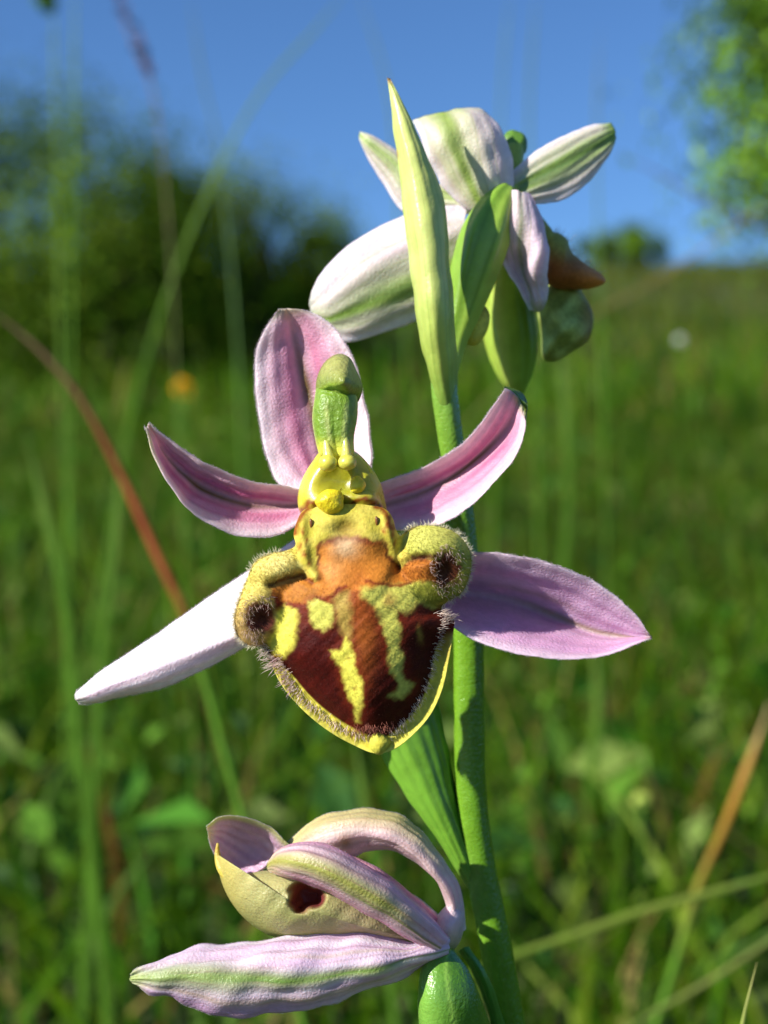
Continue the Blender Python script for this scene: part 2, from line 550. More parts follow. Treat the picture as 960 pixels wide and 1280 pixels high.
# ------------------------------------------------------------------ shrubs and trees
def crown_points(n, rx, ry, rz, clumps, spread):
    d = rng.normal(size=(clumps, 3)); d /= np.linalg.norm(d, axis=1, keepdims=True)
    d[:, 2] = np.abs(d[:, 2]) * rng.choice([1, 1, -0.9, -0.9], clumps)
    rad = rng.uniform(0.45, 1.0, clumps)[:, None]
    cc = d * rad * np.array([rx, ry, rz])
    size = rng.uniform(0.6, 1.3, clumps)
    k = rng.integers(0, clumps, n)
    p = cc[k] + rng.normal(size=(n, 3)) * (spread * size[k])[:, None]
    nn = (p - cc[k]) + 0.4 * p + rng.normal(size=(n, 3)) * 0.12 + np.array([0, 0, 0.12])
    tone = rng.uniform(0.7, 1.3, clumps)[k]
    return p, nn, tone, cc

def shrub(name, x, y, width, height, label, cat, n, leaf, palette, clumps=46, group=None, trunk=0.05, base=0.0, leaf_lo=0.55):
    z = float(ground_z(x, y))
    root = empty(name, (x, y, z))
    tag(root, label, cat, group)
    rz = (height - base) * 0.5
    c0 = np.array([x, y, z + base + rz])
    p, nn, tone, cc = crown_points(n, width / 2, width / 2 * 0.8, rz, clumps, 0.10 * min(width, height))
    nn[:, 2] += 0.1
    p = p + c0
    p[:, 2] = np.maximum(p[:, 2], ground_z(p[:, 0], p[:, 1]) + 0.03)
    pal = np.array(palette)
    cols = pal[rng.choice(len(pal), n)] * (tone * rng.uniform(0.75, 1.25, n))[:, None]
    leaf_cards('crown', p, nn, rng.uniform(leaf_lo, 1.2, n) * leaf, cols, M_LEAF, root)
    # trunk and limbs in one bark mesh
    top = c0 + np.array([0.05 * width, 0, rz * 0.35])
    W = spline(np.array([[x, y, z - 0.05], [x + 0.03 * width, y, z + height * 0.3], top]), 14)
    tr = tube_w('trunk', W, np.linspace(trunk, trunk * 0.35, 14), np.array([.06, .045, .03]), M_BARK, root, 10)
    for q in cc[rng.choice(len(cc), 9, replace=False)]:
        e = c0 + q * 0.9
        a = W[rng.integers(3, 12)]
        Wl = spline(np.array([a, (a + e) / 2 + np.array([0, 0, 0.06 * height]), e]), 9)
        tube_w('limb', Wl, np.linspace(trunk * 0.4, trunk * 0.1, 9), np.array([.06, .045, .03]), M_BARK, root, 7)
    return root

DK = [lin(78, 110, 18), lin(92, 126, 24), lin(66, 96, 16), lin(114, 138, 32)]
MD = [lin(98, 128, 22), lin(116, 146, 32), lin(84, 114, 20), lin(128, 142, 40)]
def at(px, y):                      # world x of a photograph column at distance y
    return (px - 480) * S / (D0 * 1e-3) * (y + 0.079)
HG = 'shrubs of the hedge on the slope'
shrub('hedge_shrub', at(-20, 7.6), 7.6, 2.1, 1.75, 'tall dark dense shrub at the end of the hedge with the highest top', 'shrub', 16000, 0.05, DK, group=HG, clumps=60)
shrub('hedge_shrub', at(130, 7.2), 7.2, 1.3, 1.45, 'dark rounded shrub second along from the tallest hedge shrub', 'shrub', 13000, 0.045, DK, group=HG, clumps=50)
shrub('hedge_shrub', at(228, 8.2), 8.2, 1.1, 1.38, 'lighter olive shrub in the middle of the hedge', 'shrub', 10000, 0.045, MD, group=HG)
shrub('hedge_shrub', at(318, 7.6), 7.6, 1.0, 1.2, 'mid green shrub beside the lighter olive one in the hedge', 'shrub', 10000, 0.045, MD, group=HG)
shrub('hedge_shrub', at(392, 8.0), 8.0, 0.95, 0.92, 'low dark shrub where the hedge drops towards open sky', 'shrub', 8000, 0.04, DK, group=HG)
shrub('skyline_bush', at(785, 25.0), 25.0, 2.0, 0.95, 'small dark bush standing on the grassy skyline', 'bush', 5000, 0.09, DK, clumps=26)
shrub('skyline_bush', at(660, 27.0), 27.0, 2.6, 0.7, 'low wide bush on the skyline hidden behind the upper flower', 'bush', 4000, 0.09, DK, clumps=26)
shrub('young_tree', at(1090, 6.5), 6.5, 1.45, 2.6, 'young leafy tree with bright leaves reaching into the sky', 'tree', 17000, 0.075,
      [lin(96, 136, 34), lin(124, 158, 50), lin(72, 110, 30)], clumps=64, trunk=0.05, base=0.5)

# ------------------------------------------------------------------ single stalks and blades behind the orchid
def to_ground(rows):
    """continue a stalk (pixel rows) down to the ground at its own depth"""
    px, py, d, w = rows[-1]
    k = (D0 + d) / D0
    gx_ = (px - 480) * S * k
    zg = float(ground_z(gx_, d * 1e-3))
    pyg = 640 - (zg - 0.004 - ZC) / (S * k)
    if pyg > py + 5:
        a, b = rows[-2], rows[-1]
        sl = np.clip((b[0] - a[0]) / max(1, b[1] - a[1]), -0.5, 0.5)
        rows = rows + [(px + sl * (pyg - py) * 0.5, (py + pyg) / 2, d, w), (px + sl * (pyg - py) * 0.7, pyg, d, w * 1.1)]
    return rows

def stalk(name, rows, cols, label, cat='grass stalk', ground=True, nu=60, mat=M_STALK, flat=1.0, head=None, group=None):
    y_top, y_bot = min(q[1] for q in rows), max(q[1] for q in rows)
    if ground: rows = to_ground(rows)
    p = spline(rows, nu)
    W = P(p[:, 0], p[:, 1], p[:, 2])
    o0 = W[-1]
    root = empty(name, o0)
    tag(root, label, cat, group)
    cols = np.asarray(cols, float)
    def cf(u, v, px, py, side):
        yy = np.clip((py - y_top) / (y_bot - y_top), 0, 1)
        t = yy * (len(cols) - 1); i = np.clip(t.astype(int), 0, len(cols) - 2) if len(cols) > 1 else np.zeros(u.shape, int)
        if len(cols) == 1: return np.broadcast_to(cols[0], u.shape + (3,))
        return cols[i] * (1 - (t - i))[..., None] + cols[i + 1] * (t - i)[..., None]
    rad = p[:, 3] * S * (D0 + p[:, 2]) / D0 * np.clip(np.linspace(0, 12, nu), 0.15, 1)
    tube_w('stem', W, rad, cf, mat, root, 8, flat=flat, p=p)
    if head:
        (hx0, hy0), (hx1, hy1), hd, hw, hc = head
        n = 60
        t = rng.uniform(0, 1, n)
        ang = rng.uniform(0, 6.28, n)
        c = P(hx0 + (hx1 - hx0) * t + np.cos(ang) * hw * np.sin(t * 3.1) * 0.6, hy0 + (hy1 - hy0) * t, hd + np.sin(ang) * hw * 0.05)
        o = leaf_cards('seed_head', c, rng.normal(size=(n, 3)), np.full(n, hw * 1.1 * S * (D0 + hd) / D0), np.tile(hc, (n, 1)) * rng.uniform(.7, 1.2, (n, 1)), M_STALK, root)
    return root

GR, PG, ST, RB, OB = lin(84, 124, 36), lin(118, 146, 64), lin(186, 172, 120), lin(150, 72, 46), lin(172, 122, 48)
stalk('grass_stalk', [(94, -40, 800.0, 1.6), (92, 200, 800.0, 2), (90, 450, 800.0, 2), (86, 700, 800.0, 2.5)], [PG, GR, GR], 'thin upright pale green grass stalk before the tallest hedge shrub')
stalk('grass_stalk', [(66, -20, 950.0, 1.6), (70, 150, 950.0, 1.6), (76, 420, 950.0, 2), (84, 640, 950.0, 2)], [PG, GR],
      'slender grass stalk with a small green head against the sky', head=((50, -20), (62, 14), 950, 16, GR))
stalk('grass_stalk', [(138, -40, 620.0, 1.0), (165, 50, 620.0, 1.5), (190, 110, 620.0, 1.25), (212, 300, 620.0, 1.25), (226, 600, 620.0, 1.5)], [lin(120, 96, 100), lin(120, 110, 80), GR],
      'leaning grass stalk with a purplish seed head against the sky', head=((142, -20), (192, 105), 620, 13, lin(112, 88, 104)))
stalk('grass_stalk', [(236, -20, 1000.0, 1.5), (252, 90, 1000.0, 1.5), (272, 180, 1000.0, 1.5), (296, 420, 1000.0, 2.0), (305, 620, 1000.0, 2.0)], [lin(96, 112, 96), GR],
      'faint dark green grass stalk crossing the middle of the hedge')
stalk('grass_shoot', [(446, -30, 700.0, 1.6), (400, 30, 700.0, 1.8), (330, 110, 700.0, 2.0), (262, 235, 700.0, 2.4), (205, 380, 700.0, 3), (165, 520, 700.0, 4), (140, 660, 700.0, 4)], [PG, lin(124, 156, 66), GR, GR],
      'long arching pale green grass blade leaning across hedge and sky', 'grass blade', mat=M_GRASS, flat=0.15)
stalk('red_stem', [(-40, 370, 190, 3), (30, 420, 190, 4), (95, 490, 190, 4), (150, 590, 190, 5), (200, 700, 190, 6), (235, 775, 190, 6), (262, 870, 190, 5), (300, 1010, 190, 5)],
      [lin(110, 92, 72), lin(100, 76, 54), lin(120, 62, 40), RB, lin(140, 74, 42), GR, GR, GR], 'reddish brown stem slanting behind the pink petals', 'stem')
stalk('grass_stalk', [(440, -30, 1000.0, 1.25), (462, 30, 1000.0, 1.25), (486, 120, 1000.0, 1.5), (505, 400, 1000.0, 1.5)], [lin(100, 120, 110), GR], 'thin grey green stalk rising behind the pointed top bract')
stalk('grass_stalk', [(640, -30, 1100.0, 1.5), (628, 100, 1100.0, 1.5), (622, 400, 1100.0, 1.5)], [lin(96, 122, 110), GR], 'faint thin stalk in the sky above the pale upper flower')
stalk('grass_stalk', [(672, -30, 1050.0, 1.5), (662, 130, 1050.0, 1.75), (668, 420, 1050.0, 1.75)], [lin(90, 112, 100), GR], 'faint thin stalk in the sky beside the round green bud')
stalk('grass_stalk', [(752, 30, 1150.0, 1.5), (746, 140, 1150.0, 1.5), (752, 420, 1150.0, 1.5)], [lin(96, 110, 110), GR], 'short faint stalk in the sky above the upper green petal')
stalk('dry_stalk', [(1010, 225, 950.0, 0.9), (940, 268, 950.0, 1.12), (870, 318, 950.0, 1.35), (800, 362, 950.0, 1.35), (738, 395, 950.0, 1.35), (640, 470, 950.0, 1.35), (560, 560, 950.0, 1.35)], [lin(140, 112, 74), lin(120, 108, 60), lin(100, 110, 50)],
      'dry straw coloured stalk slanting down from the skyline past the brown lip', 'stalk')
stalk('twig', [(760, 185, 1100.0, 1.12), (820, 215, 1100.0, 1.57), (890, 255, 1100.0, 1.8), (960, 285, 1100.0, 1.8), (1060, 335, 1100.0, 1.8), (1120, 700, 1100.0, 2.25)], [lin(96, 84, 88), lin(96, 80, 76)], 'thin dark twig arching through the sky before the young tree', 'twig')
stalk('brown_stem', [(962, 880, 230, 6), (940, 945, 230, 6.5), (905, 1035, 230, 5.5), (872, 1110, 230, 5), (845, 1200, 230, 4.5)], [lin(180, 160, 120), lin(160, 122, 62), lin(146, 104, 40), lin(130, 104, 40), lin(110, 120, 44), GR],
      'orange brown dry stem with a pale frayed top leaning through the grass', 'stem')
stalk('grass_shoot', [(1040, 1070, 150, 4), (960, 1096, 150, 4), (880, 1118, 150, 4.5), (800, 1140, 150, 5), (720, 1168, 150, 4.5), (640, 1196, 150, 4), (560, 1240, 150, 4)], [PG, lin(130, 148, 62), lin(128, 150, 60), GR],
      'pale green grass blade lying almost level behind the stem base', 'grass blade', mat=M_GRASS, flat=0.2)
stalk('grass_shoot', [(1040, 1120, 170, 4), (956, 1180, 170, 3), (880, 1230, 170, 3), (800, 1276, 170, 3), (740, 1320, 170, 3)], [PG, lin(150, 156, 86), GR], 'thin pale blade sloping below the level grass blade', 'grass blade', mat=M_GRASS, flat=0.3)
stalk('grass_shoot', [(946, 1203, 14, 1.2), (939, 1232, 14, 7), (930, 1268, 14, 9), (922, 1310, 14, 10), (915, 1500, 16, 10)], [lin(196, 190, 120), lin(160, 180, 84), lin(120, 160, 54), GR],
      'sharp pale pointed grass tip standing alone close to the stem', 'grass blade', mat=M_GRASS, flat=0.35)
for rows, lab in (
        ([(30, 540, 300, 1.8), (52, 620, 300, 6.0), (78, 730, 300, 7.2), (96, 900, 300, 7.2)], 'broad bright green blade left of the reddish brown stem'),
        ([(150, 560, 360, 1.8), (146, 680, 360, 5.4), (128, 830, 360, 6.6), (120, 980, 360, 6.6)], 'upright green blade crossing behind the reddish brown stem'),
        ([(700, 420, 1150.0, 2.4), (708, 520, 1150.0, 5.4), (712, 640, 1150.0, 6.0), (700, 760, 1150.0, 6.0)], 'bright green blade rising behind the mauve side sepal'),
        ([(742, 800, 620.0, 1.8), (748, 880, 620.0, 5.4), (738, 980, 620.0, 6.0), (730, 1100, 620.0, 6.0)], 'green blade standing below the mauve side sepal'),
        ([(440, 900, 220, 1.8), (452, 980, 220, 4.8), (470, 1080, 220, 5.4), (490, 1240, 220, 5.4)], 'green blade standing between the lip and the wilted flower')):
    stalk('grass_shoot', rows, [PG, GR, GR], lab, 'grass blade', mat=M_GRASS, flat=0.2)

def small_flower(name, px, py, d, rpx, col, label):
    c = P(px, py, d)
    zg = float(ground_z(c[0], c[1]))
    root = empty(name, (c[0], c[1], zg)); tag(root, label, 'flower')
    r = rpx * S * (D0 + d) / D0
    W = spline(np.array([[c[0] + r * 0.5, c[1], zg], [c[0] + r * 0.3, c[1], (zg + c[2]) / 2], c]), 10)
    tube_w('stem', W, np.full(10, r * 0.09), GR, M_STALK, root, 6)
    for k in range(6):
        a = k * math.pi / 3
        p = c + np.array([math.cos(a) * r * 0.5, -math.sin(a) * r * 0.25, math.sin(a) * r * 0.5])
        leaf_cards('petal', p[None], np.array([[math.cos(a) * .4, -1, .5]]), np.array([r * 1.1]), np.array([col]), M_LEAF, root, aspect=0.7)
small_flower('yellow_flower', 228, 485, 1500, 15, lin(226, 160, 20), 'small orange yellow flower before the dark hedge')
small_flower('white_flower', 850, 425, 3200, 7, lin(214, 214, 205), 'small white flower on the open grassy slope')
small_flower('pale_flower', 800, 1000, 420, 13, lin(190, 206, 96), 'pale yellow green flower low in the grass beside the brown stem')
small_flower('dull_flower', 640, 1115, 600, 14, lin(176, 186, 160), 'dull whitish flower low in the grass behind the stem')

# ================================================================== THE ORCHID
base = P(720, 640 + ZC / (S * (D0 + 14) / D0), 14); base[2] = float(ground_z(base[0], base[1]))
plant = empty('orchid_plant', base)
tag(plant, 'flowering orchid spike with three pink flowers on a green stem', 'orchid')

G1, G2, G3 = lin(70, 132, 30), lin(104, 158, 44), lin(150, 186, 74)
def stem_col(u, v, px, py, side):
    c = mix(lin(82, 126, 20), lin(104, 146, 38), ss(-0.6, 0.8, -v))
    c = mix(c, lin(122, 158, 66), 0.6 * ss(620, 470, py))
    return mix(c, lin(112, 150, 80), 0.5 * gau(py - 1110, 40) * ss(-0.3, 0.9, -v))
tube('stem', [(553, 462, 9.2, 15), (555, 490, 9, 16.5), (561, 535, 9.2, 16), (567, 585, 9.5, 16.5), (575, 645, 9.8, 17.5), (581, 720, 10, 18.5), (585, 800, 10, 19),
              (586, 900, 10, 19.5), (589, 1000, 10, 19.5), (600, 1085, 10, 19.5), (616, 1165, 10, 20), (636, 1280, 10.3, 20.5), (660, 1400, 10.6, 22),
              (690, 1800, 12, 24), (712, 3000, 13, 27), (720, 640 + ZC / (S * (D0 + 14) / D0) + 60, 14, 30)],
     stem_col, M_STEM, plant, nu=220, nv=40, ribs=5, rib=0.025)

# ---- colours of pink parts
LIL, PALE, DEEP, OLV, WHT, TIPG = lin(234, 184, 206), lin(250, 232, 236), lin(210, 104, 152), lin(140, 118, 62), lin(246, 236, 244), lin(150, 172, 76)

def streak(u, v, seed=0.0):
    return 0.5 + 0.5 * np.sin(v * 16 + 1.5 * np.sin(u * 5 + seed) + seed) * np.cos(u * 3 + v * 3 + seed)

def veins(u, v, seed=0.0, n=11.0):
    return gau(np.sin(v * n + 0.5 * np.sin(u * 4 + seed) + seed), 0.16) * ss(0.0, 0.12, u) * ss(1.0, 0.8, u)

def make_pink(deep=0.6, rib=0.9, edge=0.7, tip=0.6, olive=OLV, base_c=LIL, ribw=0.10, shift=0.0, deep_at=0.34):
    def f(u, v, px, py, side):
        c = mix(base_c, PALE, edge * ss(0.45, 0.98, np.abs(v)))
        c = mix(c, DEEP, deep * (gau(np.abs(v - shift) - deep_at, 0.16) * (0.45 + 0.55 * streak(u, v))) * ss(0.0, 0.15, u) * ss(1.0, 0.7, u))
        c = mix(c, DEEP, 0.25 * deep * streak(u, v * 1.6, 2.0) * ss(1.0, 0.6, np.abs(v)))
        c = mix(c, olive, rib * gau(v - shift, ribw * (1.2 - 0.3 * u)) * ss(1.02, 0.55, u) * (0.55 + 0.45 * ss(0, 0.6, u)))
        c = mix(c, lin(196, 120, 160), 0.28 * veins(u, v, shift) * ss(0.95, 0.7, np.abs(v)))
        c = mix(c, TIPG, tip * ss(0.90, 1.0, u))
        if side: c = mix(c, lin(190, 196, 130), 0.35)
        return c
    return f

def edge_hair(Wn, N, name, parent, length=0.16, n=900, u0=0.1, col=WHT, rad=0.006):
    """short white fuzz standing on both rims of a petal"""
    nu, nv = Wn.shape[:2]
    out = []
    for j, j2 in ((0, 3), (nv - 1, nv - 4)):
        i = rng.uniform(u0 * nu, nu - 1.01, n); i0 = i.astype(int); f = (i - i0)[:, None]
        b = Wn[i0, j] * (1 - f) + Wn[i0 + 1, j] * f
        inn = Wn[i0, j2] * (1 - f) + Wn[i0 + 1, j2] * f
        d = b - inn; d /= np.linalg.norm(d, axis=1, keepdims=True) + 1e-12
        out.append((b - d * 0.03e-3, d + rng.normal(size=(n, 3)) * 0.35 + N[i0, j] * 0.3))
    B = np.concatenate([o[0] for o in out]); Dv = np.concatenate([o[1] for o in out])
    return B, Dv

# ------------------------------------------------------------------ front flower
FC = P(430, 650, 5)
flower = empty('flower', FC, plant)
flower['label'] = 'fully open front flower with five pink segments and a furry brown lip'

fuzzB, fuzzD = [], []
def petal(name, rails, col, parent=None, store=True, label=None, **k):
    o, Wn, N, G = loft(name, rails, col, M_PETAL, parent or flower, **k)
    if label: o['label'] = label
    if store:
        b, d = edge_hair(Wn, N, name, parent)
        fuzzB.append(b); fuzzD.append(d)
    return o, Wn, N, G

petal('sepal', [
    [(385, 612, 5), (352, 609, 5.4), (334, 575, 6), (323, 520, 6.4), (318, 470, 6.4), (324, 425, 6.2), (338, 400, 6), (348, 387, 5.8)],
    [(398, 615, 5.5), (374, 580, 6.6), (358, 530, 7), (349, 470, 7), (347, 430, 6.8), (349, 404, 6.2), (352, 386, 5.9)],
    [(415, 615, 6), (402, 570, 7.6), (389, 510, 8.1), (375, 450, 7.9), (366, 415, 7.2), (360, 396, 6.4), (358, 386, 6)],
    [(435, 612, 5.6), (428, 560, 7), (420, 500, 7.2), (407, 440, 6.9), (390, 405, 6.6), (376, 391, 6.2), (366, 386, 6)],
    [(455, 612, 5), (466, 580, 5.2), (461, 530, 5.7), (452, 480, 6), (441, 447, 6), (425, 418, 6), (400, 395, 6), (376, 387, 6)]],
    make_pink(0.55, 1.0, 0.8, 0.5, olive=lin(124, 100, 52)), wave=0.10, cup=0.7, ph=0.3, label='upright lilac sepal behind the column')
def left_petal_col(u, v, px, py, side):
    c = make_pink(0.95, 1.0, 0.8, 0.4, deep_at=0.38, olive=lin(122, 98, 46))(u, v, px, py, side)
    return mix(c, lin(186, 188, 110), 0.7 * ss(0.62, 0.97, v) * ss(0.72, 0.95, u))
petal('petal', [
    [(384, 612, 4), (345, 606, 3.4), (300, 597, 2.9), (250, 575, 2.3), (210, 548, 1.6), (186, 528, 1.0)],
    [(384, 622, 4.8), (345, 618, 5), (300, 611, 4.8), (250, 589, 4.2), (211, 558, 2.9), (185, 529, 1.0)],
    [(384, 632, 5), (342, 633, 5.6), (298, 629, 5.6), (248, 608, 5), (210, 574, 3.5), (184, 531, 1.0)],
    [(384, 642, 4.6), (345, 651, 4.4), (298, 650, 4.0), (246, 630, 3.2), (207, 592, 2.1), (183, 534, 1.0)],
    [(380, 652, 4), (350, 668, 3), (300, 671, 1.8), (250, 648, 0.8), (212, 607, 0.4), (190, 563, 0.6), (181, 533, 1.0)]],
    left_petal_col, cup=0.6, wave=0.08, ph=1.1, label='pink petal with a sharp upturned olive tip')
def right_petal_col(u, v, px, py, side):
    c = make_pink(0.85, 1.0, 0.65, 0.0, deep_at=0.36, olive=lin(122, 98, 46))(u, v, px, py, side)
    return mix(c, lin(140, 156, 70), 0.8 * ss(0.93, 1.0, u) * ss(-0.9, 0.2, v))
petal('petal', [
    [(474, 603, 4), (510, 592, 3.4), (545, 577, 2.8), (585, 547, 2.3), (612, 514, 1.9), (632, 485, 1.6)],
    [(478, 618, 5), (518, 605, 5), (556, 586, 4.8), (596, 555, 4.3), (624, 520, 3.4), (640, 489, 2.1)],
    [(480, 632, 5.2), (528, 616, 6), (570, 594, 6), (609, 562, 5.5), (637, 528, 4.5), (648, 497, 2.8)],
    [(484, 648, 4.6), (530, 642, 4.6), (575, 618, 4.2), (616, 586, 3.6), (645, 548, 3), (653, 507, 2.6)],
    [(488, 664, 3.8), (525, 663, 2.6), (570, 646, 1.5), (615, 605, 0.8), (645, 570, 0.8), (656, 535, 1.4), (656, 514, 2.2)]],
    right_petal_col, cup=0.5, wave=0.08, ph=2.2, label='pink petal with a blunt green-backed end')
o, _, _, _ = loft('petal_tip', [[(630, 484, 2.2), (642, 492, 2.6), (650, 503, 3)], [(632, 490, 4), (650, 494, 4.4), (658, 514, 4)], [(640, 505, 4.4), (652, 512, 4.6), (656, 528, 3.4)]],
     lambda u, v, px, py, s: mix(lin(110, 140, 56), lin(150, 150, 90), ss(-1, 1, v)), M_PETAL, flower, nu=20, nv=15, thick=0.3)
def left_sepal_col(u, v, px, py, side):
    c = mix(lin(252, 246, 250), lin(244, 222, 240), 0.5 * streak(u, v))  # near-white base: the sun's glare is put into the colour
    c = mix(c, lin(206, 168, 178), 0.55 * gau(v - 0.45, 0.12) * ss(0, 0.3, u))
    c = mix(c, lin(206, 200, 150), 0.7 * ss(0.5, 0.95, v) * ss(0.35, 0.95, u))
    return mix(c, lin(226, 222, 190), 0.5 * ss(0.93, 1, u))
petal('sepal', [
    [(400, 650, 5.4), (350, 688, 5.6), (315, 712, 5.6), (260, 747, 5.2), (200, 790, 4.7), (150, 824, 4.1), (110, 852, 3.3), (94, 866, 2.6)],
    [(385, 700, 4.8), (330, 735, 4.4), (262, 768, 4.0), (200, 803, 3.5), (150, 834, 3.1), (110, 857, 2.8), (93, 869, 2.4)],
    [(372, 745, 3.8), (322, 768, 3.2), (265, 793, 2.8), (200, 822, 2.4), (150, 845, 2.2), (112, 863, 2.2), (93, 872, 2.3)],
    [(365, 775, 3.4), (320, 790, 2.8), (268, 812, 2.3), (200, 841, 1.9), (150, 858, 1.9), (114, 870, 2.0), (95, 875, 2.3)],
    [(360, 795, 4.6), (318, 803, 4.2), (272, 828, 3.6), (200, 860, 3.0), (150, 872, 2.7), (120, 879, 2.5), (98, 878, 2.5)]],
    left_sepal_col, wave=0.07, ph=3.1, label='long white sepal blown bright by the sun')
def right_sepal_col(u, v, px, py, side):
    c = mix(lin(214, 170, 204), lin(224, 190, 216), streak(u, v, 1.0))
    c = mix(c, lin(226, 168, 206), 0.5 * ss(0.0, 0.5, v))  # lower half pinker: its sunlit tone is put into the colour
    c = mix(c, lin(140, 116, 72), 0.8 * gau(v + 0.02, 0.06) * ss(0.1, 0.6, u))
    c = mix(c, lin(170, 150, 120), 0.4 * gau(v + 0.3, 0.06) * ss(0.1, 0.4, u) * ss(0.8, 0.5, u))
    c = mix(c, PALE, 0.6 * ss(0.7, 1, np.abs(v)))
    return mix(c, lin(170, 150, 90), 0.5 * ss(0.95, 1, u))
petal('sepal', [
    [(545, 690, 3.2), (590, 689, 2.4), (640, 694, 1.5), (700, 707, 1.2), (755, 735, 1.3), (795, 770, 1.6), (812, 793, 2.1)],
    [(545, 713, 4.4), (596, 716, 3.9), (646, 722, 3.2), (702, 738, 2.9), (752, 762, 2.7), (792, 783, 2.4), (814, 794, 2.2)],
    [(548, 738, 5.4), (600, 744, 5.2), (650, 754, 4.9), (700, 773, 4.5), (745, 790, 3.8), (785, 796, 3.0), (815, 796, 2.2)],
    [(545, 755, 4.2), (595, 772, 3.3), (645, 787, 2.7), (695, 802, 2.4), (742, 808, 2.3), (783, 804, 2.3), (815, 797, 2.2)],
    [(540, 765, 3.2), (590, 798, 1.4), (640, 815, 0.7), (690, 824, 0.6), (740, 822, 1.0), (780, 812, 1.6), (814, 798, 2.2)]],
    right_sepal_col, cup=1.2, groove=0.3, wave=0.07, ph=4.4, label='mauve sepal folded along its middle with the upper half in shade')

# ---- lip
LIP = [(385, 690), (360, 710), (341, 735), (331, 770), (331, 802), (338, 832), (355, 862), (380, 890), (410, 914), (440, 931), (470, 942),
       (492, 937), (515, 920), (538, 894), (553, 862), (561, 826), (566, 795), (566, 772), (552, 758), (547, 737), (532, 716), (507, 704),
       (494, 684), (472, 672), (430, 668), (402, 672)]
OL = spline(LIP, 400, True)
LIPALL = [(430, 630), (400, 632), (379, 638), (371, 652), (367, 668), (369, 682), (358, 688), (340, 691), (318, 703), (308, 725), (298, 750), (292, 774), (296, 794), (309, 806), (325, 808), (333, 815),
          (340, 834), (356, 862), (381, 890), (411, 914), (441, 931), (470, 942), (492, 937), (515, 920), (538, 894), (553, 862), (561, 826), (566, 795), (567, 774), (553, 760), (561, 751), (578, 741),
          (588, 718), (590, 694), (578, 671), (557, 659), (533, 656), (513, 660), (500, 669), (495, 662), (491, 648), (483, 637), (460, 631)]
OA = spline(LIPALL, 560, True)
LC = (448., 790.)
_a = np.arctan2(OL[:, 1] - LC[1], OL[:, 0] - LC[0]); _o = np.argsort(_a)
LA, LR = _a[_o], np.hypot(OL[_o, 0] - LC[0], OL[_o, 1] - LC[1])
def rim_w(px, py):
    left = ss(812, 850, py) * (px < 460)
    right = ss(772, 815, py) * (px >= 460)
    return 20 * (left + right)
def sell(px, py, cx, cy, rx, ry, h, rot=0.0, p=2.2, q=0.65):
    c, s_ = math.cos(rot), math.sin(rot)
    ax, ay = (px - cx) * c + (py - cy) * s_, -(px - cx) * s_ + (py - cy) * c
    return h * np.clip(1 - np.hypot(ax / rx, ay / ry) ** p, 0, None) ** q
PIT_R, PIT_L = (560, 713, 17, 24), (326, 772, 19, 21)
def lip_depth(px, py):
    t = dist(px, py, OA[::3], True)
    rw = rim_w(px, py)
    ang = np.arctan2(py - LC[1], px - LC[0])
    rho = np.hypot(px - LC[0], py - LC[1]) / np.clip(np.interp(ang, LA, LR, period=2 * math.pi) - rw * 0.9, 20, None)
    H = np.stack([2.5 * np.clip(1 - np.clip(rho, 0, 1) ** 3.3, 0, None) ** 0.8,
                  sell(px, py, 545, 706, 50, 54, 2.4), sell(px, py, 350, 712, 52, 30, 1.9, -0.25), sell(px, py, 324, 765, 38, 48, 2.2, 0.2),
                  sell(px, py, 432, 676, 78, 54, 1.9)])
    kk = 0.28
    d = 1.3 - (kk * np.log(np.exp(H / kk).sum(0)) - kk * math.log(len(H)))
    d = d - 0.35 * ss(0, 1, rw / 20) * (1 - ss(0, 14, t))                     # flange turned slightly up
    d = d - 0.2 * gau(px - 455 - 0.05 * (py - 780), 26) * ss(720, 760, py) * ss(930, 860, py)
    d = d + 0.75 * gau(np.hypot((px - 556) / 1.0, (py - 714) / 1.3), 15) + 0.7 * gau(np.hypot(px - 328, py - 774), 16)
    d = d + 0.4 * gau(dist(px, py, [(500, 708), (513, 700), (532, 697)]), 6) + 0.35 * gau(dist(px, py, [(338, 731), (353, 725), (377, 719), (390, 727)]), 6)
    d = d - 0.4 * gau(dist(px, py, [(378, 646), (376, 672), (382, 698), (392, 721)]), 8) - 0.4 * gau(dist(px, py, [(483, 646), (488, 668), (495, 688), (504, 703)]), 8)
    d = d + 0.55 * gau(np.hypot((px - 432) * 0.7, py - 662), 13)
    d = d + 0.06 * wob(px * 0.07, py * 0.07, 1, 1.5) + 0.03 * wob(px * 0.19, py * 0.19, 1, 3) * ss(700, 740, py)
    return d, t, rw

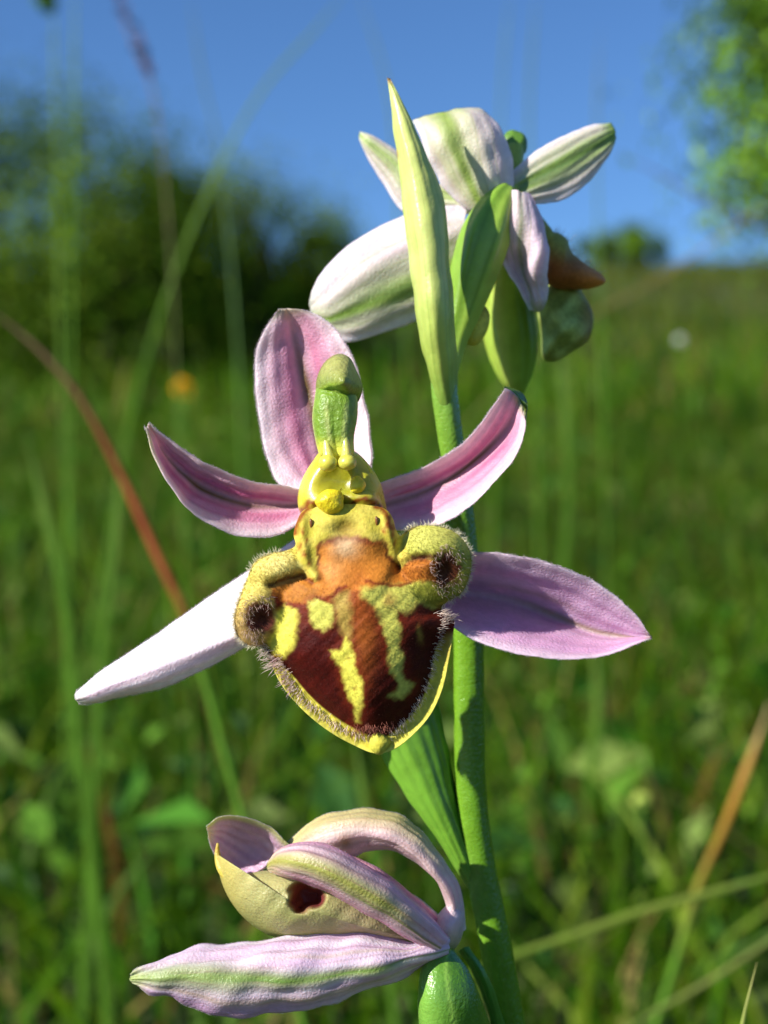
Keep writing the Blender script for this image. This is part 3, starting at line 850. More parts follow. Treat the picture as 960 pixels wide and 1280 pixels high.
YEL, YGR, MAR, BRN, ORG, RED, TAN = lin(216, 208, 82), lin(194, 190, 86), lin(66, 13, 8), lin(120, 52, 16), lin(188, 116, 40), lin(116, 38, 16), lin(206, 172, 130)
def lip_colour(px, py, t, rw):
    x = px + 2.0 * wob(px * 0.16, py * 0.16, 1, 0.4) + 1.2 * wob(px * 0.5, py * 0.5, 1, 2)
    y = py + 2.0 * wob(px * 0.16, py * 0.16, 1, 3.1) + 1.2 * wob(px * 0.5, py * 0.5, 1, 5)
    c = mix(MAR * np.ones(px.shape + (3,)), lin(104, 26, 14), 0.55 * ss(0.1, 0.8, wob(px * 0.09, py * 0.05, 1, 6)))
    c = mix(c, lin(96, 34, 14), 0.7 * gau(x - 457, 22) * ss(900, 800, y))
    c = mix(c, lin(160, 88, 28), 0.9 * gau(x - 457 + 0.05 * (y - 760), 17) * ss(890, 740, y))
    c = mix(c, lin(120, 40, 16), 0.6 * ss(790, 740, y))
    c = mix(c, lin(110, 40, 18), 0.5 * ss(800, 760, y))
    c = mix(c, ORG, region(x, y, [(380, 680), (500, 680), (530, 705), (556, 715), (540, 728), (515, 730), (480, 732), (462, 738), (440, 740), (424, 737), (410, 750), (395, 747),
                                  (378, 752), (360, 752), (336, 735), (350, 715)], 5))
    c = mix(c, lin(160, 84, 26), 0.55 * gau(x - 447, 14) * ss(690, 730, y) * ss(790, 740, y))
    c = mix(c, lin(210, 160, 104), 0.35 * gau(x - 415, 16) * gau(y - 712, 16))
    for hp in ([(385, 752), (399, 747), (416, 758), (414, 783), (404, 790), (391, 783)],
               [(411, 812), (427, 809), (429, 790), (440, 800), (448, 833), (456, 857), (454, 883), (448, 905), (441, 883), (431, 867), (422, 833)],
               [(476, 768), (497, 768), (503, 783), (508, 820), (507, 850), (517, 853), (513, 866), (483, 872), (498, 853), (482, 827), (477, 790)]):
        c = mix(c, lin(126, 44, 14), 0.7 * region(x, y, hp, 12))
    c = mix(c, lin(176, 152, 72), 0.8 * region(x, y, [(415, 742), (436, 741), (439, 770), (438, 798), (430, 798), (422, 775)], 7))
    c = mix(c, YGR, region(x, y, [(385, 752), (399, 747), (416, 758), (414, 783), (404, 790), (391, 783)], 4.5))
    c = mix(c, YEL, region(x, y, [(413, 814), (428, 811), (431, 797), (438, 804), (445, 833), (453, 857), (452, 883), (448, 903), (445, 903), (443, 883), (434, 867), (429, 847), (424, 833), (416, 824)], 4))
    c = mix(c, RED, 0.7 * gau(np.hypot(x - 443, y - 862), 3) + 0.5 * gau(np.hypot(x - 436, y - 822), 3))
    c = mix(c, YGR, region(x, y, [(453, 735), (480, 733), (517, 728), (536, 722), (552, 752), (540, 758), (527, 752), (510, 766), (497, 763), (495, 775), (478, 778), (470, 760), (453, 745)], 6))
    c = mix(c, lin(150, 90, 50), 0.6 * gau(np.hypot(x - 487, (y - 750) * 0.8), 8))
    c = mix(c, YGR, region(x, y, [(479, 768), (495, 768), (500, 783), (499, 807), (505, 820), (501, 840), (506, 851), (516, 855), (512, 865), (500, 873), (485, 871), (497, 864), (498, 853), (490, 840), (485, 827), (486, 810), (480, 790)], 4.5))
    c = mix(c, lin(150, 120, 50), 0.8 * gau(x - 525, 3.5) * gau(y - 793, 9))
    c = mix(c, YEL, region(x, y, [(338, 790), (346, 766), (358, 757), (370, 764), (371, 786), (366, 808), (356, 822), (340, 816), (334, 804)], 6))
    c = mix(c, RED, 0.9 * gau(dist(x, y, [(360, 758), (376, 752), (383, 747), (395, 745), (408, 750), (423, 736), (432, 733)]), 3.0))
    c = mix(c, RED, 0.8 * gau(dist(x, y, [(457, 727), (473, 730), (493, 732), (513, 728)]), 2.4))
    # side lobes
    lr = region(x, y, [(494, 704), (496, 684), (505, 668), (533, 650), (575, 660), (600, 690), (592, 735), (568, 752), (540, 760), (520, 752), (514, 736), (530, 730), (548, 726), (548, 704), (530, 696), (512, 700)], 5)
    c = mix(c, mix(lin(160, 160, 62), lin(186, 182, 96), ss(700, 668, y) * 0.6), lr)
    c = mix(c, lin(168, 100, 34), 0.95 * region(x, y, [(490, 714), (508, 704), (532, 699), (550, 704), (548, 722), (528, 728), (505, 727)], 4))
    c = mix(c, lin(84, 34, 24), 0.9 * gau(dist(x, y, [(499, 707), (512, 699), (530, 696), (546, 694)]), 4.5))
    c = mix(c, lin(84, 28, 22), 0.95 * ss(1.15, 0.65, np.hypot((x - PIT_R[0]) / PIT_R[2], (y - PIT_R[1]) / PIT_R[3]) + 0.25 * wob(px * 0.2, py * 0.2)))
    ll = region(x, y, [(396, 720), (388, 700), (372, 684), (340, 684), (312, 700), (300, 725), (286, 775), (300, 812), (326, 812), (336, 795), (346, 770), (338, 745), (338, 734), (352, 726), (376, 720)], 5)
    c = mix(c, mix(lin(206, 190, 96), lin(180, 150, 92), ss(728, 790, y)), ll)
    c = mix(c, lin(232, 220, 150), 0.5 * gau(np.hypot(x - 350, y - 704), 20))
    c = mix(c, lin(164, 104, 38), 0.9 * region(x, y, [(340, 736), (360, 727), (392, 727), (402, 742), (378, 752), (352, 752)], 4))
    c = mix(c, lin(96, 40, 18), 0.85 * gau(dist(x, y, [(337, 731), (353, 725), (377, 719), (389, 727), (397, 723), (396, 704)]), 3.4))
    c = mix(c, lin(92, 34, 28), 0.95 * ss(1.15, 0.65, np.hypot((x - PIT_L[0]) / PIT_L[2], (y - PIT_L[1]) / PIT_L[3]) + 0.28 * wob(px * 0.2, py * 0.2)))
    # throat: yellow cheeks and flanges, brown specks, tan heart
    th = region(x, y, [(360, 640), (378, 628), (482, 628), (500, 650), (512, 700), (502, 710), (488, 694), (478, 676), (455, 672), (432, 668), (410, 672), (396, 684), (398, 706), (395, 726), (382, 712), (364, 690)], 4)
    c = mix(c, mix(lin(198, 182, 78), lin(184, 170, 60), ss(-0.4, 0.6, wob(x * 0.12, y * 0.12))), th)
    c = mix(c, lin(136, 110, 44), 0.85 * gau(np.hypot((x - 432) * 0.62, y - 660), 11))
    c = mix(c, TAN, 0.95 * gau(np.hypot((x - 432) * 0.75, y - 684), 12))
    c = mix(c, lin(84, 34, 14), 0.85 * gau(dist(x, y, [(399, 706), (397, 690), (402, 678)]), 2.6) + 0.85 * gau(dist(x, y, [(481, 680), (487, 697), (499, 711)]), 2.8))
    c = mix(c, lin(124, 58, 18), 0.95 * np.maximum(gau(dist(x, y, [(368, 668), (372, 652), (378, 640), (388, 632)]), 4.0), gau(dist(x, y, [(470, 632), (482, 641), (490, 660)]), 4.0)))
    for sx, sy in ((378, 664), (383, 676), (374, 684), (380, 692), (386, 704), (485, 656), (490, 668), (481, 664), (493, 680)):
        c = mix(c, lin(140, 70, 24), 0.85 * gau(np.hypot(x - sx, (y - sy) * 0.6), 3.0))
    # yellow flange outside the fringe
    e = ss(0.5, 0.15, (t - rw * 0.8) / 9.0) * ss(0.2, 0.8, rw / 20)
    fl = mix(lin(208, 196, 76), lin(140, 100, 40), 0.75 * ss(850, 800, py) * ss(535, 552, px))
    fl = mix(fl, lin(216, 206, 96), 0.5 * ss(5, 0, t))
    return mix(c, fl, e)

na, nr = 520, 165
c0 = np.array([445., 765.])
O = spline(LIPALL, na, True)
r = np.linspace(0.01, 1, nr) ** 0.9
X = c0 + r[:, None, None] * (O[None] - c0)
px, py = X[..., 0], X[..., 1]
dep, tt, rw = lip_depth(px, py)
Fp = P(px, py, dep)
Bp = P(px, py, dep + 0.55 * (1 - r[:, None] ** 10) + 0.05)
lipC = lip_colour(px, py, tt, rw)
n_ = na * nr
idx = np.arange(2 * n_); idx[2 * n_ - na:] = np.arange(n_ - na, n_)
capf = np.stack([np.zeros(na - 2, int), np.arange(2, na), np.arange(1, na - 1)], -1)
lip = make_mesh('lip', np.concatenate([Fp.reshape(-1, 3), Bp.reshape(-1, 3)]),
                np.concatenate([grid_faces(nr, na, 0, False, True), idx[grid_faces(nr, na, n_, True, True)]]),
                np.concatenate([capf, capf[:, ::-1] + n_]),
                np.concatenate([lipC.reshape(-1, 3), np.tile(lin(170, 170, 80), (n_, 1))]), M_LIP, flower)
lip['label'] = 'domed velvety maroon lip with yellow streaks and a yellow rim'

puff('lip_appendage', [(468, 916), (480, 918), (488, 927), (484, 937), (474, 944), (464, 938), (462, 926)], (475, 930), 1.1, 0.6, 0.4,
     lambda r, v, px, py, s: mix(lin(196, 184, 66), lin(182, 178, 70), r), M_LIP, flower, na=48, nr=16)

# hairs of the lip
HB, HD, HL, HR, HC = [], [], [], [], []
def add_hair(b, d, l, r, c):
    n = len(b)
    HB.append(b); HD.append(d); HL.append(np.broadcast_to(l, n) * 1e-3); HR.append(np.broadcast_to(r, n) * 1e-3); HC.append(np.broadcast_to(c, (n, 3)))
LN = grid_normals(Fp)
if LN[nr // 2, 0, 1] > 0: LN = -LN
ctr = P(452, 800, 0)
# velvet over the lip
k = rng.integers(0, n_ - na * 6, 16000)
k = k[rng.uniform(0, 1, len(k)) < (np.repeat(r, na)[k])]
fpx, fpy = px.ravel()[k], py.ravel()[k]
lobe_all = (np.hypot((px.ravel() - 547) / 47, (py.ravel() - 704) / 53) < 1) | (px.ravel() < 345 - 0.25 * (py.ravel() - 730)) & (py.ravel() < 812) | ((px.ravel() < 388) & (py.ravel() < 722) & (py.ravel() > 686) & (px.ravel() < 372))
keep = (tt.ravel()[k] > rw.ravel()[k] + 2) & (fpy > 735) & ~lobe_all[k]
k = k[keep]
rad_dir = Fp.reshape(-1, 3)[k] - ctr
rad_dir /= np.linalg.norm(rad_dir, axis=1, keepdims=True) + 1e-9
add_hair(Fp.reshape(-1, 3)[k], LN.reshape(-1, 3)[k] * 0.7 + rad_dir * 0.8 + rng.normal(size=(len(k), 3)) * 0.35, rng.uniform(0.06, 0.15, len(k)), 0.007, mix(lipC.reshape(-1, 3)[k], lin(150, 60, 30) * np.ones((len(k), 3)), 0.15))
# white fringe along the flange
def fringe(poly, n, lmin, lmax, depth_off, col, spread=5.0, out=1.0, fwd=0.7, r=0.009, centre=(452, 800)):
    q = spline(poly, 400)[:, :2]
    i = rng.integers(0, len(q), n)
    b2 = q[i] + rng.normal(size=(n, 2)) * spread * 0.5
    d, _, _ = lip_depth(b2[:, 0], b2[:, 1])
    B = P(b2[:, 0], b2[:, 1], d + depth_off - 0.1)
    o = b2 - np.array(centre); o /= np.linalg.norm(o, axis=1, keepdims=True)
    Dv = np.stack([o[:, 0] * out, np.full(n, -fwd), -o[:, 1] * out], -1) + rng.normal(size=(n, 3)) * 0.3
    add_hair(B, Dv, rng.uniform(lmin, lmax, n), r, col * rng.uniform(0.8, 1.05, (n, 1)))
WH = lin(255, 238, 226)
fringe([(350, 824), (359, 840), (371, 861), (390, 882), (415, 901), (439, 914), (460, 920)], 250, 0.22, 0.58, 0.0, WH, 5, r=0.017, fwd=1.1)
fringe([(488, 918), (508, 898), (526, 871), (537, 842), (545, 811), (552, 785), (557, 768)], 250, 0.22, 0.58, 0.0, WH, 5, r=0.017, fwd=1.1)
fringe([(345, 822), (352, 836), (365, 862)], 80, 0.3, 0.7, 0.0, lin(240, 214, 214), 9, r=0.018, fwd=1.0)
fringe([(440, 912), (460, 912), (490, 908)], 160, 0.25, 0.5, 0.0, lin(190, 120, 100), 8, r=0.015, fwd=1.0)
fringe([(548, 768), (560, 770), (566, 775)], 60, 0.3, 0.75, 0.0, WH, 5, r=0.018)
fringe([(333, 808), (338, 822), (343, 834)], 60, 0.4, 0.9, 0.0, WH, 5, r=0.016)
# hairy side lobes
FP, LNF, PX, PY = Fp.reshape(-1, 3), LN.reshape(-1, 3), px.ravel(), py.ravel()
for right, pit in ((True, PIT_R), (False, PIT_L)):
    cand = np.flatnonzero(lobe_all & ((PX > 450) == right))
    k = cand[rng.integers(0, len(cand), 3400)]
    dd = np.hypot((PX[k] - pit[0]) / pit[2], (PY[k] - pit[1]) / pit[3])
    dark = dd < 1.0
    ring = (dd > 0.6) & (dd < 1.4) & (rng.uniform(0, 1, len(dd)) < 0.35)
    col = np.where(dark[:, None], lin(104, 50, 42), lipC.reshape(-1, 3)[k] * 1.15)
    col = np.where((ring & (rng.uniform(0, 1, len(dd)) < 0.6))[:, None], lin(230, 206, 194), col)
    inward = P(pit[0], pit[1], -3) - FP[k]; inward /= np.linalg.norm(inward, axis=1, keepdims=True) + 1e-9
    dv = LNF[k] * 0.8 + np.where(ring[:, None], inward * 0.6, 0) + rng.normal(size=(len(k), 3)) * 0.45 + np.array([0, 0, -0.5])
    ln = np.where(ring, rng.uniform(0.25, 0.5, len(dd)), rng.uniform(0.08, 0.2, len(dd)))
    add_hair(FP[k], dv, ln, np.where(ring, 0.014, 0.009), col)
    edge = np.flatnonzero((PX[-na:] > 500) & (PY[-na:] < 762) if right else (PX[-na:] < 350) & (PY[-na:] < 822)) + n_ - na * 3
    k = edge[rng.integers(0, len(edge), 380)]
    o = np.stack([PX[k] - (545 if right else 350), PY[k] - (706 if right else 750)], -1).astype(float); o /= np.linalg.norm(o, axis=1, keepdims=True)
    add_hair(FP[k], np.stack([o[:, 0], np.full(len(k), -0.5), -o[:, 1]], -1) + rng.normal(size=(len(k), 3)) * 0.4, rng.uniform(0.2, 0.48, len(k)), 0.014, lin(246, 240, 216))
lh = hairs('lip_hair', np.concatenate(HB), np.concatenate(HD), np.concatenate(HL), np.concatenate(HR), np.concatenate(HC), M_HAIR, flower)
lh['label'] = 'white and brown hairs covering the lip and its lobes'

# ---- column
def column_col(r, v, px, py, side):
    c = mix(lin(190, 180, 50), lin(140, 138, 30), gau(np.hypot(px - 425, (py - 606) * 1.0), 30))
    c = mix(c, lin(206, 200, 96), 0.5 * gau(np.abs(px - 428) - 50, 9) * ss(645, 600, py))
    c = mix(c, lin(190, 172, 84), 0.7 * ss(632, 652, py))
    c = mix(c, lin(140, 116, 46), 0.85 * gau(np.hypot((px - 432) * 0.62, py - 660), 12))
    wx = px + 2.5 * wob(px * 0.3, py * 0.3)
    wy = py + 2.5 * wob(px * 0.3, py * 0.3, 1, 2)
    c = mix(c, lin(126, 58, 16), 0.95 * gau(dist(wx, wy, [(370, 668), (374, 652), (379, 638), (388, 629), (396, 631), (402, 637)]), 4.6))
    c = mix(c, lin(116, 50, 14), 0.95 * gau(dist(wx, wy, [(438, 630), (455, 624), (470, 630), (482, 640), (490, 658)]), 4.4))
    for sx, sy in ((374, 666), (381, 678), (484, 652), (489, 662), (373, 682), (485, 672), (379, 690)):
        c = mix(c, lin(150, 82, 28), 0.85 * gau(np.hypot(wx - sx, (wy - sy) * 0.7), 3.4))
    return mix(c, lin(176, 132, 66), 0.9 * ss(668, 684, py + 0.02 * (px - 430) ** 2 * -0.12))
col_body = puff('column', [(403, 562), (391, 576), (379, 596), (372, 622), (375, 640), (388, 652), (408, 650), (430, 648), (452, 649), (472, 650), (483, 642), (481, 624), (476, 605), (463, 583), (442, 563), (422, 560)],
     (427, 612), 2.6, 2.5, 1.5, column_col, M_WET, flower, na=180, nr=80, q=0.45,
     relief=lambda px, py: 1.3 * gau(np.hypot((px - 425) * 0.85, (py - 602)), 28) + 0.3 * gau(dist(px, py, [(396, 634), (428, 630), (470, 632)]), 5), wave=0.10)
def column_depth(cx, cy):
    q = col_body[3].reshape(-1, 3)
    return float(q[np.argmin(np.hypot(q[:, 0] - cx, q[:, 1] - cy)), 2])
for cx, cy in ((389, 655), (471, 652)):
    puff('dark_spot', [(cx - 2.2, cy + 1), (cx - 1.2, cy - 7), (cx + 1.6, cy - 5), (cx + 1.4, cy + 7), (cx - 1, cy + 9)], (cx, cy), float(lip_depth(np.array([cx * 1.0]), np.array([cy * 1.0]))[0][0]) + 0.02, 0.14, 0.1,
         lambda r, v, px, py, s: np.broadcast_to(lin(112, 70, 26), px.shape + (3,)), M_EYE, flower, na=24, nr=10)
# anther: green neck, cap, caudicles, viscidia and pollinia
def neck_col(u, v, px, py, side):
    c = mix(lin(112, 142, 40), lin(182, 192, 112), 0.9 * gau(np.abs(v) - 0.85, 0.14) + 0.75 * gau(np.abs(v - 0.05) - 0.32, 0.06) * ss(500, 515, py))
    return mix(c, lin(206, 206, 76), ss(540, 566, py))
loft('anther', [[(399, 480, 2.2), (396, 500, 1.8), (394, 522, 1.9), (397, 546, 1.8), (404, 574, 1.7)], [(406, 480, 1.6), (404, 500, 0.9), (403, 525, 0.8), (406, 548, 0.8), (411, 576, 0.9)],
                [(420, 480, 1.6), (419, 498, 0.75), (418, 525, 0.7), (419, 550, 0.8), (423, 578, 1.0)], [(434, 480, 1.6), (434, 500, 0.9), (433, 525, 0.8), (431, 548, 0.8), (433, 576, 0.9)],
                [(442, 480, 2.2), (444, 500, 1.8), (443, 522, 1.9), (439, 546, 1.8), (440, 572, 1.7)]], neck_col, M_CAP, flower, nu=40, nv=49, thick=0.8, wave=0.04, groove=0.0, ridge=0.0)
def cap_col(r, v, px, py, side):
    c = mix(lin(150, 150, 82), lin(118, 132, 50), ss(455, 485, py))
    c = mix(c, lin(118, 104, 58), 0.5 * ss(0.9, 1.0, r))
    c = mix(c, lin(150, 184, 60), 0.7 * gau(dist(px, py, [(404, 488), (414, 483), (426, 484)]), 4))
    return mix(c, lin(88, 128, 34), 0.8 * ss(486, 496, py))
puff('anther_cap', [(397, 500), (395, 478), (402, 458), (412, 447), (424, 442), (437, 447), (446, 464), (453, 483), (450, 498), (443, 508), (430, 511), (412, 510)], (424, 478), 2.0, 1.9, 1.2, cap_col, M_CAP, flower, na=100, nr=40,
     relief=lambda px, py: -0.8 * gau(np.hypot(px - 430, py - 476), 13) + 0.75 * ss(484, 506, py) + 0.35 * gau(dist(px, py, [(402, 492), (414, 487), (428, 488)]), 4), wave=0.06)
PALEY = lin(206, 202, 100)
tube('caudicle', [(407, 508, 1.0, 2), (406, 530, 0.6, 3), (408, 553, 0.5, 4.5), (411, 574, 0.2, 7)], lambda u, v, px, py, s: mix(lin(150, 186, 70), PALEY, ss(0.2, 0.7, u)), M_WET, flower, nu=24, nv=12)
tube('caudicle', [(430, 508, 1.0, 2), (431, 530, 0.6, 3), (432, 553, 0.5, 4.5), (433, 574, 0.2, 7)], lambda u, v, px, py, s: mix(lin(150, 186, 70), PALEY, ss(0.2, 0.7, u)), M_WET, flower, nu=24, nv=12)
def ball(name, cx, cy, rx, ry, d, col, lump=0.1, mat=M_WET, parent=None):
    a = np.linspace(0, 2 * math.pi, 14, endpoint=False)
    k = 1 + lump * np.sin(a * 3 + cx) * 0.6 + lump * np.sin(a * 5 + cy) * 0.4
    return puff(name, np.stack([cx + rx * np.cos(a) * k, cy + ry * np.sin(a) * k], -1), (cx, cy), d, rx * S * 1e3, rx * S * 1e3,
                lambda r, v, px, py, s: mix(col, col * 0.85, r), mat, parent or flower, na=48, nr=20, wave=0.12 if lump > 0.05 else 0.02, ph=cx)
ball('viscidium', 410, 579, 12, 11, -0.1, lin(206, 200, 76), 0.03)
ball('viscidium', 434, 578, 12, 10, -0.1, lin(206, 200, 80), 0.03)
ball('pollinium', 413, 627, 18, 16, column_depth(413, 627) - 0.25, lin(232, 210, 40), 0.1, M_CAP)
ball('pollinium', 447, 606, 10, 11, column_depth(447, 606) - 0.15, lin(226, 204, 40), 0.1, M_CAP)

# ovary and bract of the front flower
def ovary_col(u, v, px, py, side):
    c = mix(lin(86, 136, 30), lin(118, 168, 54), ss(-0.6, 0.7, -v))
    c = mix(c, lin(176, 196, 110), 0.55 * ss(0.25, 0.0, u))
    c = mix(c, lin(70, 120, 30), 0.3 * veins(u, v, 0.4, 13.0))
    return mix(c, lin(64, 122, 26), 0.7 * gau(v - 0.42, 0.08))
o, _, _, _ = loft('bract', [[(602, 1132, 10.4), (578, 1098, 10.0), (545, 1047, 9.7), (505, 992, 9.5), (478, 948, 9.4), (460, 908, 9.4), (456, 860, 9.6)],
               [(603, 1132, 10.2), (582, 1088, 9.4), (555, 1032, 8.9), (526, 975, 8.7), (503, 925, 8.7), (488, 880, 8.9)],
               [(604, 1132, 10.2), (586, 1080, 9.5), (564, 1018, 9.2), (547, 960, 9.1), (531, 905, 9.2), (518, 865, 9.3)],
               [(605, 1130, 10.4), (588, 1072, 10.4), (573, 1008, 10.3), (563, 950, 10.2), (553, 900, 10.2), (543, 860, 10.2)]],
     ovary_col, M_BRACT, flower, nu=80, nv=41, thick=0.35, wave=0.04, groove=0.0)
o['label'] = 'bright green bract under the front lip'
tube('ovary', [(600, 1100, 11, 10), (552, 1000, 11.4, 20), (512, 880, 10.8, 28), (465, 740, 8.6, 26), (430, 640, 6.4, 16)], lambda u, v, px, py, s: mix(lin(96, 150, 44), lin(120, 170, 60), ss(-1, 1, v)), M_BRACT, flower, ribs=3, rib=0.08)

hb, hd = np.concatenate(fuzzB), np.concatenate(fuzzD)
fz = hairs('petal_fuzz', hb, hd, rng.uniform(0.06, 0.2, len(hb)) * 1e-3, 0.007e-3, lin(246, 232, 240), M_HAIR, flower)

# ------------------------------------------------------------------ upper flower, seen from behind
upper = empty('flower', P(630, 250, 12), plant)
upper['label'] = 'pale upper flower turned away with green-veined sepals'
def back_col(base_c=lin(244, 228, 226), green=lin(156, 182, 72), gw=0.34, shift=0.0, gs=0.85, dark=lin(104, 142, 46), tip=0.3):
    def f(u, v, px, py, side):
        c = mix(base_c, lin(232, 206, 220), 0.5 * streak(u, v))
        c = mix(c, green, gs * gau(v - shift, gw) * (0.6 + 0.4 * streak(u, v, 3)))
        c = mix(c, dark, gs * 0.7 * gau(v - shift, gw * 0.28))
        c = mix(c, lin(150, 164, 84), 0.45 * veins(u, v, shift + 1.0, 9.0) * ss(0.95, 0.6, np.abs(v)))
        c = mix(c, WHT, 0.7 * ss(0.72, 1, np.abs(v)))
        return mix(c, green, tip * ss(0.85, 1, u))
    return f
petal('sepal', [
    [(585, 255, 13), (530, 262, 13), (470, 284, 13), (425, 314, 12.6), (398, 345, 12.2), (386, 376, 12)],
    [(580, 280, 11.8), (525, 294, 11.2), (470, 316, 11), (428, 345, 11), (404, 370, 11.4), (387, 386, 12)],
    [(578, 315, 11.6), (522, 332, 10.6), (470, 354, 10.4), (432, 378, 10.7), (408, 393, 11.3), (390, 395, 12)],
    [(576, 350, 12), (525, 370, 11.3), (475, 388, 11), (440, 402, 11.2), (416, 406, 11.6), (398, 403, 12)],
    [(575, 375, 13.2), (530, 397, 13), (490, 413, 12.6), (452, 425, 12.2), (428, 427, 12), (408, 414, 12)]],
    back_col(gw=0.42, shift=0.25, gs=1.0), upper, False, wave=0.12, cup=0.5, label='broad white sepal with a dark green stripe reaching past the bract')
petal('sepal', [
    [(585, 262, 12.5), (558, 240, 12.4), (538, 205, 12), (524, 170, 12), (515, 150, 12.6)],
    [(596, 258, 11.2), (572, 225, 10.6), (555, 190, 10.3), (543, 160, 10.8), (533, 143, 12.2)],
    [(608, 256, 10.8), (592, 215, 10), (580, 178, 9.8), (572, 152, 10.4), (562, 137, 12)],
    [(625, 252, 11), (618, 212, 10.3), (608, 174, 10.2), (598, 150, 10.8), (588, 135, 12.2)],
    [(643, 248, 12.2), (642, 215, 12), (634, 182, 12), (622, 156, 12.4), (608, 141, 13)]],
    back_col(gw=0.5, shift=-0.2, gs=0.95, green=lin(186, 202, 110), dark=lin(150, 178, 70)), upper, False, wave=0.14, cup=0.6, ph=1.0, label='upright white sepal with green bands bent back at the top')
petal('sepal', [
    [(628, 224, 12.4), (670, 188, 13.2), (710, 167, 13.6), (745, 155, 14), (764, 153, 14.2)],
    [(636, 232, 12.0), (682, 200, 12.4), (722, 178, 12.8), (752, 165, 13.2), (768, 159, 14)],
    [(642, 240, 12.0), (692, 214, 12.2), (732, 191, 12.6), (757, 176, 13.2), (770, 166, 14)],
    [(650, 248, 12.2), (697, 232, 12.6), (735, 208, 13.0), (758, 188, 13.6), (770, 172, 14)],
    [(660, 257, 12.6), (702, 250, 13.2), (736, 228, 13.6), (759, 197, 14), (769, 178, 14.2)]],
    back_col(gw=0.62, shift=-0.05, gs=1.0, green=lin(150, 182, 70), dark=lin(84, 130, 38), tip=0.9), upper, False, ph=2.0, wave=0.1, cup=0.4, label='green-streaked sepal with a rounded green end')
petal('petal', [
    [(590, 248, 13), (520, 215, 14.6), (495, 188, 15), (470, 172, 15), (450, 164, 15)],
    [(590, 254, 12.8), (515, 228, 14), (492, 203, 14.3), (466, 182, 14.6), (449, 168, 15)],
    [(590, 268, 13), (505, 265, 14.6), (478, 228, 15), (459, 197, 15), (449, 173, 15)]],
    back_col(gw=0.6, green=lin(170, 196, 84), dark=lin(150, 182, 70)), upper, False, ph=3.0)
petal('petal', [
    [(634, 238, 11), (628, 268, 11), (622, 302, 11), (630, 332, 11.3), (646, 358, 11.6), (656, 376, 11.8), (662, 388, 11.8)],
    [(644, 238, 10.3), (642, 270, 10), (638, 305, 10.6), (645, 335, 11.8), (655, 360, 12), (662, 378, 12), (668, 390, 11.8)],
    [(652, 240, 10.2), (656, 272, 9.6), (654, 306, 10.4), (655, 338, 11.8), (663, 362, 11.6), (668, 380, 11.6), (672, 390, 11.8)],
    [(660, 243, 10.8), (672, 272, 10.2), (674, 308, 9.6), (664, 338, 10), (668, 360, 10.8), (674, 378, 11.2), (676, 389, 11.6)],
    [(664, 248, 11.6), (680, 278, 11.4), (686, 312, 10.6), (684, 342, 10.4), (686, 362, 11), (684, 378, 11.4), (680, 386, 11.6)]],
    back_col(base_c=lin(236, 214, 226), gw=0.2, shift=-0.1, gs=0.45, tip=0.5), upper, False, wave=0.12, ph=4.0, label='twisted pinkish petal hanging down')
o = puff('lip', [(680, 292), (694, 290), (708, 298), (714, 314), (732, 330), (752, 343), (757, 352), (742, 360), (716, 362), (694, 360), (680, 350)], (704, 334), 14.4, 2.6, 2.4,
     lambda r, v, px, py, s: mix(mix(lin(156, 148, 64), lin(146, 88, 42), ss(300, 335, py)), lin(210, 130, 66), ss(712, 748, px)), M_LIP, upper, na=90, nr=30, wave=0.2)
o[0]['label'] = 'small brown orange lip seen from the side'
tube('lip_base', [(640, 246, 12.4, 14), (662, 280, 13.2, 18), (688, 318, 14.2, 20)], lin(150, 150, 70), M_LIP, upper, nu=20, nv=14)
lb = P(np.array([700, 708, 714, 722, 732, 742, 750, 692]).repeat(14) + rng.normal(size=112) * 3, np.array([293, 300, 314, 322, 330, 337, 343, 290]).repeat(14) + rng.normal(size=112) * 2, 14.4)
hairs('lip_hair', lb, np.array([[0.6, -0.2, 0.8]]) + rng.normal(size=(112, 3)) * 0.4, rng.uniform(0.25, 0.5, 112) * 1e-3, 0.012e-3, lin(230, 214, 190), M_HAIR, upper)
tube('column', [(638, 244, 12.6, 13), (641, 215, 13.6, 12), (643, 185, 14.4, 12)], lin(150, 170, 70), M_CAP, upper, nu=20, nv=14)
ball('anther_cap', 643, 181, 16, 19, 14.6, lin(96, 136, 48), 0.06, M_CAP, upper)
def ov2_col(u, v, px, py, side):
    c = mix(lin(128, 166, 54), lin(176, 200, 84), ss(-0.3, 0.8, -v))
    return mix(c, lin(104, 140, 40), 0.8 * (gau(v - 0.3, 0.1) + gau(v + 0.35, 0.08)))
tube('ovary', [(560, 470, 10, 11), (568, 430, 10.4, 14), (580, 385, 10.6, 22), (594, 335, 10.6, 29), (608, 292, 10.6, 30), (622, 258, 10.8, 22), (634, 238, 11.4, 12)], ov2_col, M_BRACT, upper, ribs=6, rib=0.05, nv=48)
